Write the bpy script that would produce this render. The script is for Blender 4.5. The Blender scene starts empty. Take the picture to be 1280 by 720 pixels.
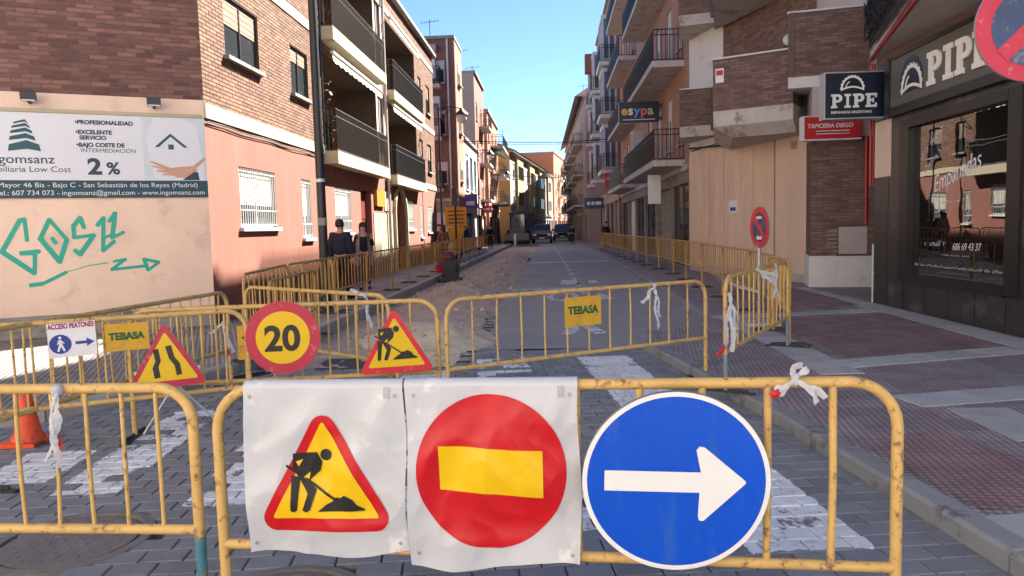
import bpy, bmesh, math, random
from mathutils import Vector, Matrix, noise
random.seed(7)
R = math.radians
scene = bpy.context.scene
col = scene.collection

# ------------------------------------------------------------------ camera
CAM_F = 924.0
yc = Vector((50, 77, -CAM_F)).normalized()
zc = Vector((-.026, 1, 0)); zc.z = -(zc.x*yc.x + zc.y*yc.y)/yc.z
zc.normalize(); xc = yc.cross(zc)
cam_d = bpy.data.cameras.new('camera'); cam = bpy.data.objects.new('camera', cam_d)
col.objects.link(cam)
cam.matrix_world = Matrix(((xc.x, xc.y, xc.z, 0), (yc.x, yc.y, yc.z, 0), (zc.x, zc.y, zc.z, 1.62), (0, 0, 0, 1)))
cam_d.sensor_width = 36; cam_d.lens = CAM_F/1280*36
cam_d.clip_start = .05; cam_d.clip_end = 4000
scene.camera = cam

# ------------------------------------------------------------------ sky, sun, exposure
SUN_AZ, SUN_EL = 40.0, 43.0          # azimuth to the right of +Y
world = bpy.data.worlds.new('World'); scene.world = world; world.use_nodes = True
wn = world.node_tree.nodes; wl = world.node_tree.links
bgn = wn['Background']; sky = wn.new('ShaderNodeTexSky'); sky.sky_type = 'NISHITA'
sky.sun_disc = False; sky.sun_elevation = R(SUN_EL); sky.sun_rotation = R(SUN_AZ)
sky.altitude = 650; sky.air_density = .7; sky.dust_density = 0; sky.ozone_density = 5
wl.new(sky.outputs[0], bgn.inputs[0]); bgn.inputs[1].default_value = .05
sun_d = bpy.data.lights.new('sun', 'SUN'); sun_d.energy = 5.0; sun_d.angle = R(.53); sun_d.color = (1, .93, .83)
sun = bpy.data.objects.new('sun', sun_d); col.objects.link(sun)
sd = Vector((math.sin(R(SUN_AZ))*math.cos(R(SUN_EL)), math.cos(R(SUN_AZ))*math.cos(R(SUN_EL)), math.sin(R(SUN_EL))))
sun.rotation_euler = sd.to_track_quat('Z', 'Y').to_euler(); sun.location = (0, 0, 40)
vs = scene.view_settings; vs.view_transform = 'Standard'; vs.look = 'None'; vs.exposure = 2.5; vs.gamma = 1; vs.use_curve_mapping = False

# ------------------------------------------------------------------ materials
MATS = {}
def nodes_of(m): return m.node_tree.nodes, m.node_tree.links
def mat(name, c, rough=.75, var=.12, scale=4, bump=0., bscale=60, metal=0, spec=.4, wear=None, streak=False, rnd=0., ior=None, coat=0):
    """procedural material: base colour, cloudy variation, optional wear patches (colour, amount, scale), fine bump"""
    if name in MATS: return MATS[name]
    m = bpy.data.materials.new(name); m.use_nodes = True; N, L = nodes_of(m)
    b = N['Principled BSDF']; b.inputs['Roughness'].default_value = rough; b.inputs['Metallic'].default_value = metal
    b.inputs['Specular IOR Level'].default_value = spec
    if ior: b.inputs['IOR'].default_value = ior
    if coat: b.inputs['Coat Weight'].default_value = coat
    tc = N.new('ShaderNodeTexCoord'); mp = N.new('ShaderNodeMapping'); L.new(tc.outputs['Object'], mp.inputs[0])
    if streak: mp.inputs['Scale'].default_value = (1, 1, .18)
    n1 = N.new('ShaderNodeTexNoise'); n1.inputs['Scale'].default_value = scale; n1.inputs['Detail'].default_value = 6; n1.inputs['Roughness'].default_value = .65
    L.new(mp.outputs[0], n1.inputs[0])
    rp = N.new('ShaderNodeMapRange'); rp.inputs[1].default_value = .25; rp.inputs[2].default_value = .75
    rp.inputs[3].default_value = 1-var; rp.inputs[4].default_value = 1+var
    L.new(n1.outputs[0], rp.inputs[0]); val = rp.outputs[0]
    if rnd:
        at = N.new('ShaderNodeAttribute'); at.attribute_name = 'rnd'; oi = N.new('ShaderNodeObjectInfo')
        ad = N.new('ShaderNodeMath'); ad.operation = 'ADD'; L.new(at.outputs['Fac'], ad.inputs[0]); L.new(oi.outputs['Random'], ad.inputs[1])
        fr = N.new('ShaderNodeMath'); fr.operation = 'FRACT'; L.new(ad.outputs[0], fr.inputs[0])
        r2 = N.new('ShaderNodeMapRange'); r2.inputs[3].default_value = 1-rnd; r2.inputs[4].default_value = 1+rnd; L.new(fr.outputs[0], r2.inputs[0])
        mu = N.new('ShaderNodeMath'); mu.operation = 'MULTIPLY'; L.new(val, mu.inputs[0]); L.new(r2.outputs[0], mu.inputs[1]); val = mu.outputs[0]
    mx = N.new('ShaderNodeVectorMath'); mx.operation = 'SCALE'; mx.inputs[0].default_value = c[:3]; L.new(val, mx.inputs['Scale'])
    out = mx.outputs[0]
    if wear:
        wc, wa, ws = wear
        n2 = N.new('ShaderNodeTexNoise'); n2.inputs['Scale'].default_value = ws; n2.inputs['Detail'].default_value = 8; n2.inputs['Roughness'].default_value = .7
        L.new(mp.outputs[0], n2.inputs[0])
        cr = N.new('ShaderNodeMapRange'); cr.inputs[1].default_value = .62-wa*.3; cr.inputs[2].default_value = .68-wa*.3+.04
        L.new(n2.outputs[0], cr.inputs[0])
        mm = N.new('ShaderNodeMix'); mm.data_type = 'RGBA'; L.new(cr.outputs[0], mm.inputs[0]); L.new(out, mm.inputs[6]); mm.inputs[7].default_value = (*wc, 1)
        out = mm.outputs[2]
    L.new(out, b.inputs['Base Color'])
    if bump:
        n3 = N.new('ShaderNodeTexNoise'); n3.inputs['Scale'].default_value = bscale; n3.inputs['Detail'].default_value = 4
        L.new(tc.outputs['Object'], n3.inputs[0])
        bp = N.new('ShaderNodeBump'); bp.inputs['Strength'].default_value = bump; bp.inputs['Distance'].default_value = .01
        L.new(n3.outputs[0], bp.inputs['Height']); L.new(bp.outputs[0], b.inputs['Normal'])
    MATS[name] = m; return m

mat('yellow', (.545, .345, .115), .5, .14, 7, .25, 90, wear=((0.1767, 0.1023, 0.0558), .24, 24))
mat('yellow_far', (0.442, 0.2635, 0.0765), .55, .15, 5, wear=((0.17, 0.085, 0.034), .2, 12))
mat('yellow_plate', (.58, .32, .02), .55, .08, 6, wear=((.3, .2, .06), .18, 20))
mat('teal_paint', (.045, .16, .20), .5, .2, 12, wear=((.25, .2, .12), .3, 25))
mat('grey_leg', (.16, .20, .22), .5, .2, 12, wear=((.3, .27, .22), .2, 25))
mat('dark_steel', (.03, .03, .033), .5, .2, 8)
mat('black_iron', (.018, .018, .02), .45, .2, 8)
mat('brown_iron', (.026, .016, .013), .5, .2, 8)
mat('galv', (.42, .43, .44), .45, .1, 10, metal=.6)
mat('pvc', (.45, .46, .495), .38, .03, 3, .08, 14, spec=.5, wear=((0.6076, 0.6076, 0.6076), .14, 6))
mat('print_red', (.46, .007, .014), .36, .08, 6, .1, 12, spec=.35, wear=((.40, .012, .02), .15, 9))
mat('print_yellow', (0.68, 0.425, 0.0034), .38, .05, 6)
mat('print_black', (.012, .012, .014), .4, .1, 10)
mat('sign_red', (.55, .018, .035), .4, .1, 8, wear=((.62, .25, .25), .08, 30))
mat('sign_red_old', (.42, .02, .05), .45, .12, 5, wear=((.5, .16, .18), .12, 14))
mat('sign_blue', (0.00328, 0.0697, 0.5084), .32, .10, 6, .12, 40, streak=True, wear=((0.0164, 0.0902, 0.451), .2, 12))
mat('sign_navy', (.03, .05, .12), .45, .3, 6, wear=((.16, .16, .2), .26, 9))
mat('sign_white', (0.688, 0.688, 0.688), .4, .04, 8)
mat('sign_back', (.30, .31, .32), .45, .08, 8, metal=.3)
mat('paper_blue', (.03, .05, .26), .6, .05, 8)
mat('paper_red', (.35, .02, .12), .6, .05, 8)
mat('green_letter', (.01, .10, .03), .6, .1, 8)
mat('tape', (.6, .6, .62), .35, .1, 30)
mat('tape_red', (.55, .02, .03), .35, .1, 30)
def translucent(name, k):
    N, L = nodes_of(MATS[name]); b_ = N['Principled BSDF']; t_ = N.new('ShaderNodeBsdfTranslucent'); t_.inputs[0].default_value = (.7, .7, .72, 1) if name == 'tape' else (.5, .02, .03, 1)
    m_ = N.new('ShaderNodeMixShader'); m_.inputs[0].default_value = k; L.new(b_.outputs[0], m_.inputs[1]); L.new(t_.outputs[0], m_.inputs[2]); L.new(m_.outputs[0], N['Material Output'].inputs[0])
translucent('tape', .35); translucent('tape_red', .3)
mat('cone', (.72, .075, .022), .5, .12, 8, wear=((.10, .06, .05), .24, 9))
mat('pink', (.24, .092, .064), .85, .18, 1.6, .25, 60, wear=((.205, .084, .062), .30, 1.7), streak=True)
mat('cream', (0.442, 0.3825, 0.2635), .8, .06, 2, .1, 40)
mat('beige_wall', (.76, .555, .43), .85, .10, .9, .25, 45, wear=((.64, .47, .365), .24, 1.6))
mat('beige_far', (0.304, 0.256, 0.188), .85, .1, 2)
mat('cement', (.26, .235, .21), .9, .25, 2.5, .4, 40, wear=((.15, .14, .13), .3, 3))
mat('mortar_light', (.105, .075, .056), .9, .1, 6)
mat('mortar_dark', (.18, .105, .09), .9, .1, 6)
mat('brick_light', (.185, .098, .062), .85, .10, 3, .3, 50, rnd=.32)
mat('brick_dark', (.175, .085, .070), .8, .12, 3, .3, 50, rnd=.42)
mat('brick_brown', (.17, .105, .09), .85, .12, 3, .3, 50, rnd=.30)
mat('mortar_brown', (.12, .08, .07), .9, .1, 6)
mat('white_paint', (0.629, 0.612, 0.578), .7, .06, 3, wear=((0.425, 0.391, 0.357), .14, 4))
mat('slab_conc', (.48, .43, .395), .85, .12, 2.5, .2, 30, wear=((.25, .21, .19), .28, 2.2))
mat('soffit', (.5, .44, .40), .85, .10, 2)
mat('plaster_mauve', (.45, .375, .36), .85, .1, 2)
mat('panel_beige', (.64, .475, .36), .75, .13, 1.4, .15, 50, wear=((.54, .39, .29), .27, 1.3), streak=True)
mat('alu', (.55, .55, .54), .45, .05, 8, metal=.3)
mat('alu_white', (0.54, 0.54, 0.525), .5, .05, 8)
mat('frame_dark', (.03, .027, .025), .4, .1, 8)
mat('shop_frame', (.013, .013, .014), .35, .15, 8)
mat('granite_dark', (.032, .029, .028), .32, .35, 5, spec=.5, wear=((.11, .09, .075), .20, 1.6))
mat('sign_taupe', (.10, .09, .074), .45, .05, 4)
mat('letter_cream', (.80, .76, .68), .5, .04, 8)
mat('navy_box', (.006, .012, .03), .35, .1, 8)
mat('tap_red', (.48, .025, .03), .45, .06, 6)
mat('blind', (.60, .58, .52), .7, .06, 8)
mat('blind_dark', (.22, .16, .12), .7, .1, 8)
mat('interior', (.02, .018, .017), .9, .3, 3)
mat('door_maroon', (.16, .02, .015), .5, .1, 5)
mat('orange_sign', (0.49, 0.196, 0.021), .5, .06, 5)
mat('red_pipe', (.42, .03, .025), .5, .1, 8)
mat('green_pipe', (.02, .09, .04), .5, .1, 8)
mat('cable', (.012, .012, .012), .6, .1, 8)
mat('teal', (.012, .075, .095), .5, .05, 5)
mat('teal_dark', (.008, .05, .07), .5, .08, 5)
mat('bb_white', (0.627, 0.6222, 0.665), .5, .02, 2)
mat('bb_grey', (.52, .56, .60), .5, .08, 3)
mat('bb_skin', (.52, .29, .2), .6, .15, 9)
mat('bb_text', (.02, .035, .06), .5, .05, 5)
mat('graffiti', (.012, .34, .245), .5, .12, 9)
mat('asphalt', (.275, .27, .266), .85, .16, .8, .5, 130, wear=((.30, .293, .28), .24, .7))
mat('kerb', (.235, .23, .225), .8, .16, 3, .3, 60, rnd=.10, wear=((.11, .105, .10), .25, 4))
mat('kerb_light', (.34, .325, .30), .8, .14, 3, .3, 60, rnd=.10)
mat('band_slab', (.39, .37, .355), .8, .12, 3, .25, 70, rnd=.12, wear=((.31, .285, .275), .25, 5))
mat('bedding', (.06, .06, .063), .95, .2, 6)
mat('road_paint', (.62, .62, .62), .7, .1, 8, wear=((.13, .13, .135), .42, 6))
mat('concrete_pale', (.56, .535, .49), .85, .12, .6, .3, 60, wear=((.45, .43, .39), .25, .8))
mat('concrete_bollard', (.55, .55, .55), .6, .08, 4)
mat('iron_lid', (.17, .15, .14), .6, .2, 9, .3, 60)
mat('dirt', (.40, .315, .262), .95, .16, 1.4, .6, 35, wear=((.44, .36, .27), .30, 1.1))
mat('sand', (.58, .48, .34), .95, .18, 2.2, .6, 45, wear=((.36, .29, .20), .30, 3))
mat('rubble', (.36, .29, .235), .95, .2, 4, .4, 40, rnd=.35)
mat('skin', (.48, .27, .19), .55, .06, 10)
mat('hair', (.022, .014, .01), .6, .3, 30)
mat('navy_cloth', (.016, .02, .036), .85, .2, 12)
mat('grey_cloth', (.20, .19, .20), .9, .25, 14)
mat('black_cloth', (.012, .012, .015), .85, .2, 12)
mat('brown_cloth', (.16, .085, .045), .85, .2, 12)
mat('denim', (.03, .045, .085), .85, .2, 12)
mat('hi_vis', (0.525, 0.266, 0.014), .7, .1, 8)
mat('rubber', (.012, .012, .012), .8, .2, 10)
mat('truck_grey', (.10, .10, .105), .35, .08, 4, coat=.4)
mat('truck_dark', (.022, .024, .03), .4, .1, 4, coat=.3)
mat('machine_grey', (.12, .115, .11), .55, .2, 5, wear=((.22, .17, .12), .25, 6))
mat('machine_dark', (.03, .03, .035), .5, .15, 5)
mat('headlight', (.75, .75, .72), .2, .02, 5)
mat('bucket_red', (.55, .03, .06), .45, .1, 6)
mat('wall_orange', (.36, .15, .08), .85, .10, 1.5, rnd=0)
mat('wall_red', (.36, .095, .06), .85, .10, 1.5)
mat('wall_pale', (.33, .27, .245), .85, .06, 1.5)
mat('wall_yellow', (.46, .39, .17), .85, .05, 1.5)
mat('wall_white', (.76, .73, .67), .85, .05, 1.5)
mat('roof_tile', (.30, .15, .10), .85, .15, 3)
mat('awning_green', (.02, .13, .08), .8, .1, 5)
mat('purple_sign', (.10, .06, .28), .5, .1, 5)
mat('es_o', (.80, .42, .05), .5, .05, 5); mat('es_b', (.10, .30, .62), .5, .05, 5); mat('es_r', (.65, .12, .2), .5, .05, 5); mat('es_g', (.35, .50, .15), .5, .05, 5)

def glass_mat(name, c, rough=.03, ior=1.6, spec=.5):
    m = bpy.data.materials.new(name); m.use_nodes = True; N, L = nodes_of(m); b = N['Principled BSDF']
    b.inputs['Base Color'].default_value = (*c, 1); b.inputs['Roughness'].default_value = rough; b.inputs['IOR'].default_value = ior
    tc = N.new('ShaderNodeTexCoord'); n = N.new('ShaderNodeTexNoise'); n.inputs['Scale'].default_value = 1.4; L.new(tc.outputs['Object'], n.inputs[0])
    bp = N.new('ShaderNodeBump'); bp.inputs['Strength'].default_value = .03; bp.inputs['Distance'].default_value = .05
    L.new(n.outputs[0], bp.inputs['Height']); L.new(bp.outputs[0], b.inputs['Normal']); MATS[name] = m
glass_mat('glass', (.03, .035, .04)); glass_mat('shop_glass', (.008, .009, .009), .012, 2.5)
glass_mat('glass_blue', (.10, .14, .18), .05)

def brick_tex_mat(name, c1, c2, mortar, bw=.25, bh=.065, axis='Y', mort=.008):
    m = bpy.data.materials.new(name); m.use_nodes = True; N, L = nodes_of(m); b = N['Principled BSDF']; b.inputs['Roughness'].default_value = .85
    g = N.new('ShaderNodeNewGeometry'); sp = N.new('ShaderNodeSeparateXYZ'); L.new(g.outputs['Position'], sp.inputs[0])
    ad = N.new('ShaderNodeMath'); ad.operation = 'ADD'; L.new(sp.outputs['X'], ad.inputs[0]); L.new(sp.outputs['Y'], ad.inputs[1])
    cb = N.new('ShaderNodeCombineXYZ'); L.new(ad.outputs[0], cb.inputs[0]); L.new(sp.outputs['Z'], cb.inputs[1])
    t = N.new('ShaderNodeTexBrick'); L.new(cb.outputs[0], t.inputs[0])
    t.inputs['Color1'].default_value = (*c1, 1); t.inputs['Color2'].default_value = (*c2, 1); t.inputs['Mortar'].default_value = (*mortar, 1)
    t.inputs['Scale'].default_value = 1; t.inputs['Mortar Size'].default_value = mort; t.inputs['Brick Width'].default_value = bw; t.inputs['Row Height'].default_value = bh
    n = N.new('ShaderNodeTexNoise'); n.inputs['Scale'].default_value = .8; n.inputs['Detail'].default_value = 6; L.new(g.outputs['Position'], n.inputs[0])
    mr = N.new('ShaderNodeMapRange'); mr.inputs[3].default_value = .8; mr.inputs[4].default_value = 1.2; L.new(n.outputs[0], mr.inputs[0])
    vm = N.new('ShaderNodeVectorMath'); vm.operation = 'SCALE'; L.new(t.outputs[0], vm.inputs[0]); L.new(mr.outputs[0], vm.inputs['Scale'])
    L.new(vm.outputs[0], b.inputs['Base Color'])
    bp = N.new('ShaderNodeBump'); bp.inputs['Strength'].default_value = .4; bp.inputs['Distance'].default_value = .01; bp.invert = True
    L.new(t.outputs['Fac'], bp.inputs['Height']); L.new(bp.outputs[0], b.inputs['Normal']); MATS[name] = m
brick_tex_mat('bt_orange', (.30, .125, .07), (.25, .10, .055), (.4, .28, .2))
brick_tex_mat('bt_brown', (.22, .115, .09), (.17, .08, .065), (.15, .1, .09))
brick_tex_mat('bt_red', (.30, .105, .07), (.24, .075, .05), (.25, .16, .12))
brick_tex_mat('bt_pinkish', (.40, .20, .14), (.33, .15, .10), (.36, .25, .19))

# road frame of the paved crossing (rotated 7 degrees to the street)
PA = R(7.0); PU = Vector((math.cos(PA), math.sin(PA), 0)); PV = Vector((-math.sin(PA), math.cos(PA), 0))
# painted bars: u0, u1 across, v0, v1 along, wear (0 solid, 1 only some pavers)
def uv_of(x, y): return x*PU.x + y*PU.y, x*PV.x + y*PV.y
ZEBRA = [(1.38, 2.0, 3.42, 9.0, .1), (.14, .74, 3.8, 9.1, .6), (-.75, -.2, 4.2, 8.6, .6), (-1.74, -1.2, 4.45, 8.2, .55), (-2.70, -2.26, 4.76, 6.95, .5), (-3.35, -2.84, 5.04, 5.78, 0.)]
def paver_mat():
    m = bpy.data.materials.new('paver'); m.use_nodes = True; N, L = nodes_of(m); b = N['Principled BSDF']; b.inputs['Roughness'].default_value = .72
    def mth(op, a, bb=None, clamp=False):
        n = N.new('ShaderNodeMath'); n.operation = op; n.use_clamp = clamp
        for i, x in enumerate((a, bb)):
            if x is None: continue
            if isinstance(x, (int, float)): n.inputs[i].default_value = x
            else: L.new(x, n.inputs[i])
        return n.outputs[0]
    g = N.new('ShaderNodeNewGeometry'); pos = g.outputs['Position']
    def noise_(scale, detail=5, rough=.6):
        n = N.new('ShaderNodeTexNoise'); n.inputs['Scale'].default_value = scale; n.inputs['Detail'].default_value = detail; n.inputs['Roughness'].default_value = rough
        L.new(pos, n.inputs[0]); return n.outputs[0]
    def dot(v):
        n = N.new('ShaderNodeVectorMath'); n.operation = 'DOT_PRODUCT'; L.new(pos, n.inputs[0]); n.inputs[1].default_value = v; return n.outputs['Value']
    jag = mth('MULTIPLY', mth('SUBTRACT', noise_(9), .5), .11)
    u = mth('ADD', dot(PU), jag); v = mth('ADD', dot(PV), jag)
    at = N.new('ShaderNodeAttribute'); at.attribute_name = 'rnd'; oi = N.new('ShaderNodeObjectInfo')
    rnd = mth('FRACT', mth('ADD', at.outputs['Fac'], oi.outputs['Random']))
    wn1 = noise_(14, 8, .75); total = None
    for (u0, u1, v0, v1, w) in ZEBRA:
        k = mth('MULTIPLY', mth('MULTIPLY', mth('GREATER_THAN', u, u0), mth('LESS_THAN', u, u1)), mth('MULTIPLY', mth('GREATER_THAN', v, v0), mth('LESS_THAN', v, v1)))
        if w > .05:
            k = mth('MULTIPLY', k, mth('GREATER_THAN', mth('ADD', rnd, mth('MULTIPLY', mth('SUBTRACT', wn1, .5), 1.0)), w*.55))
        total = k if total is None else mth('MAXIMUM', total, k)
    chips = N.new('ShaderNodeMapRange'); chips.inputs[1].default_value = .38; chips.inputs[2].default_value = .44; L.new(wn1, chips.inputs[0])
    total = mth('MULTIPLY', total, chips.outputs[0])
    base = N.new('ShaderNodeMapRange'); base.inputs[3].default_value = .86; base.inputs[4].default_value = 1.14; L.new(rnd, base.inputs[0])
    base2 = N.new('ShaderNodeMapRange'); base2.inputs[1].default_value = .3; base2.inputs[2].default_value = .7; base2.inputs[3].default_value = .8; base2.inputs[4].default_value = 1.22; L.new(noise_(2.2, 7, .7), base2.inputs[0])
    sc = N.new('ShaderNodeVectorMath'); sc.operation = 'SCALE'; sc.inputs[0].default_value = (.185, .187, .195); L.new(mth('MULTIPLY', base.outputs[0], base2.outputs[0]), sc.inputs['Scale'])
    mx = N.new('ShaderNodeMix'); mx.data_type = 'RGBA'; L.new(total, mx.inputs[0]); L.new(sc.outputs[0], mx.inputs[6])
    pw = N.new('ShaderNodeVectorMath'); pw.operation = 'SCALE'; pw.inputs[0].default_value = (.66, .66, .66); L.new(base2.outputs[0], pw.inputs['Scale'])
    L.new(pw.outputs[0], mx.inputs[7]); L.new(mx.outputs[2], b.inputs['Base Color'])
    bp = N.new('ShaderNodeBump'); bp.inputs['Strength'].default_value = .35; bp.inputs['Distance'].default_value = .004; L.new(noise_(160, 3), bp.inputs['Height']); L.new(bp.outputs[0], b.inputs['Normal'])
    MATS['paver'] = m
paver_mat()

def pave_tile_mat(name, c1, c2, kind, pitch, ang, depth=.5):
    """pavement tiles: raised buttons ('dots') or grooves ('lines'), dirt, patches of two tile colours"""
    m = bpy.data.materials.new(name); m.use_nodes = True; N, L = nodes_of(m); b = N['Principled BSDF']; b.inputs['Roughness'].default_value = .7
    g = N.new('ShaderNodeNewGeometry'); mp = N.new('ShaderNodeMapping'); mp.inputs['Rotation'].default_value = (0, 0, ang)
    L.new(g.outputs['Position'], mp.inputs[0]); sp = N.new('ShaderNodeSeparateXYZ'); L.new(mp.outputs[0], sp.inputs[0])
    def mth(op, a, bb=None):
        n = N.new('ShaderNodeMath'); n.operation = op
        for i, x in enumerate((a, bb)):
            if x is None: continue
            if isinstance(x, (int, float)): n.inputs[i].default_value = x
            else: L.new(x, n.inputs[i])
        return n.outputs[0]
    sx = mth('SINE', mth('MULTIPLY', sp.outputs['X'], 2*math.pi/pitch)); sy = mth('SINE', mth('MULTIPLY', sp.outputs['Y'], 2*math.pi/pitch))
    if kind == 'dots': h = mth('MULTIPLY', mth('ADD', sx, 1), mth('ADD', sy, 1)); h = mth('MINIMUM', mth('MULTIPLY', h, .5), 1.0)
    else: h = mth('MINIMUM', mth('MAXIMUM', mth('MULTIPLY', sx, 2.0), -1.0), 1.0); h = mth('MULTIPLY', mth('ADD', h, 1), .5)
    n = N.new('ShaderNodeTexNoise'); n.inputs['Scale'].default_value = .9; n.inputs['Detail'].default_value = 7; n.inputs['Roughness'].default_value = .7; L.new(g.outputs['Position'], n.inputs[0])
    mr = N.new('ShaderNodeMapRange'); mr.inputs[1].default_value = .42; mr.inputs[2].default_value = .62; L.new(n.outputs[0], mr.inputs[0])
    mx = N.new('ShaderNodeMix'); mx.data_type = 'RGBA'; L.new(mr.outputs[0], mx.inputs[0]); mx.inputs[6].default_value = (*c1, 1); mx.inputs[7].default_value = (*c2, 1)
    gr = N.new('ShaderNodeMapRange'); gr.inputs[3].default_value = .55; gr.inputs[4].default_value = 1.12; L.new(h, gr.inputs[0])   # colour goes darker between the raised faces
    # tile joints every 0.3 m
    def joint(c): 
        f = mth('FRACT', mth('DIVIDE', c, .30)); return mth('GREATER_THAN', f, .035)
    jn = mth('MULTIPLY', joint(sp.outputs['X']), joint(sp.outputs['Y'])); jm = N.new('ShaderNodeMapRange'); jm.inputs[3].default_value = .72; jm.inputs[4].default_value = 1; L.new(jn, jm.inputs[0])
    fl = N.new('ShaderNodeCombineXYZ'); L.new(mth('FLOOR', mth('DIVIDE', sp.outputs['X'], .30)), fl.inputs[0]); L.new(mth('FLOOR', mth('DIVIDE', sp.outputs['Y'], .30)), fl.inputs[1])
    wno = N.new('ShaderNodeTexWhiteNoise'); wno.noise_dimensions = '2D'; L.new(fl.outputs[0], wno.inputs['Vector'])
    tv = N.new('ShaderNodeMapRange'); tv.inputs[3].default_value = .84; tv.inputs[4].default_value = 1.14; L.new(wno.outputs['Value'], tv.inputs[0])
    st = N.new('ShaderNodeTexNoise'); st.inputs['Scale'].default_value = 2.6; st.inputs['Detail'].default_value = 9; st.inputs['Roughness'].default_value = .75; L.new(g.outputs['Position'], st.inputs[0])
    sv = N.new('ShaderNodeMapRange'); sv.inputs[1].default_value = .35; sv.inputs[2].default_value = .68; sv.inputs[3].default_value = .72; sv.inputs[4].default_value = 1.2; L.new(st.outputs[0], sv.inputs[0])
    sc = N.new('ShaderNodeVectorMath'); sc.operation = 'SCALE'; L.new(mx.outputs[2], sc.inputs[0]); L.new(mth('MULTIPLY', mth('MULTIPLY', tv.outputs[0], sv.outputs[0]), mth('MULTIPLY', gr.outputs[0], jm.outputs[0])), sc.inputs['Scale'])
    L.new(sc.outputs[0], b.inputs['Base Color'])
    bp = N.new('ShaderNodeBump'); bp.inputs['Strength'].default_value = depth; bp.inputs['Distance'].default_value = .006; L.new(mth('MULTIPLY', h, jn), bp.inputs['Height']); L.new(bp.outputs[0], b.inputs['Normal'])
    MATS[name] = m
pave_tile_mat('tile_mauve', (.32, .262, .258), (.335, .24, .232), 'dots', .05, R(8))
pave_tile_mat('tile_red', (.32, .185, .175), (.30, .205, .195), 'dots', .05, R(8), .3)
pave_tile_mat('tile_grey', (.27, .243, .225), (.235, .21, .195), 'lines', .06, R(-25), .4)

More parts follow.
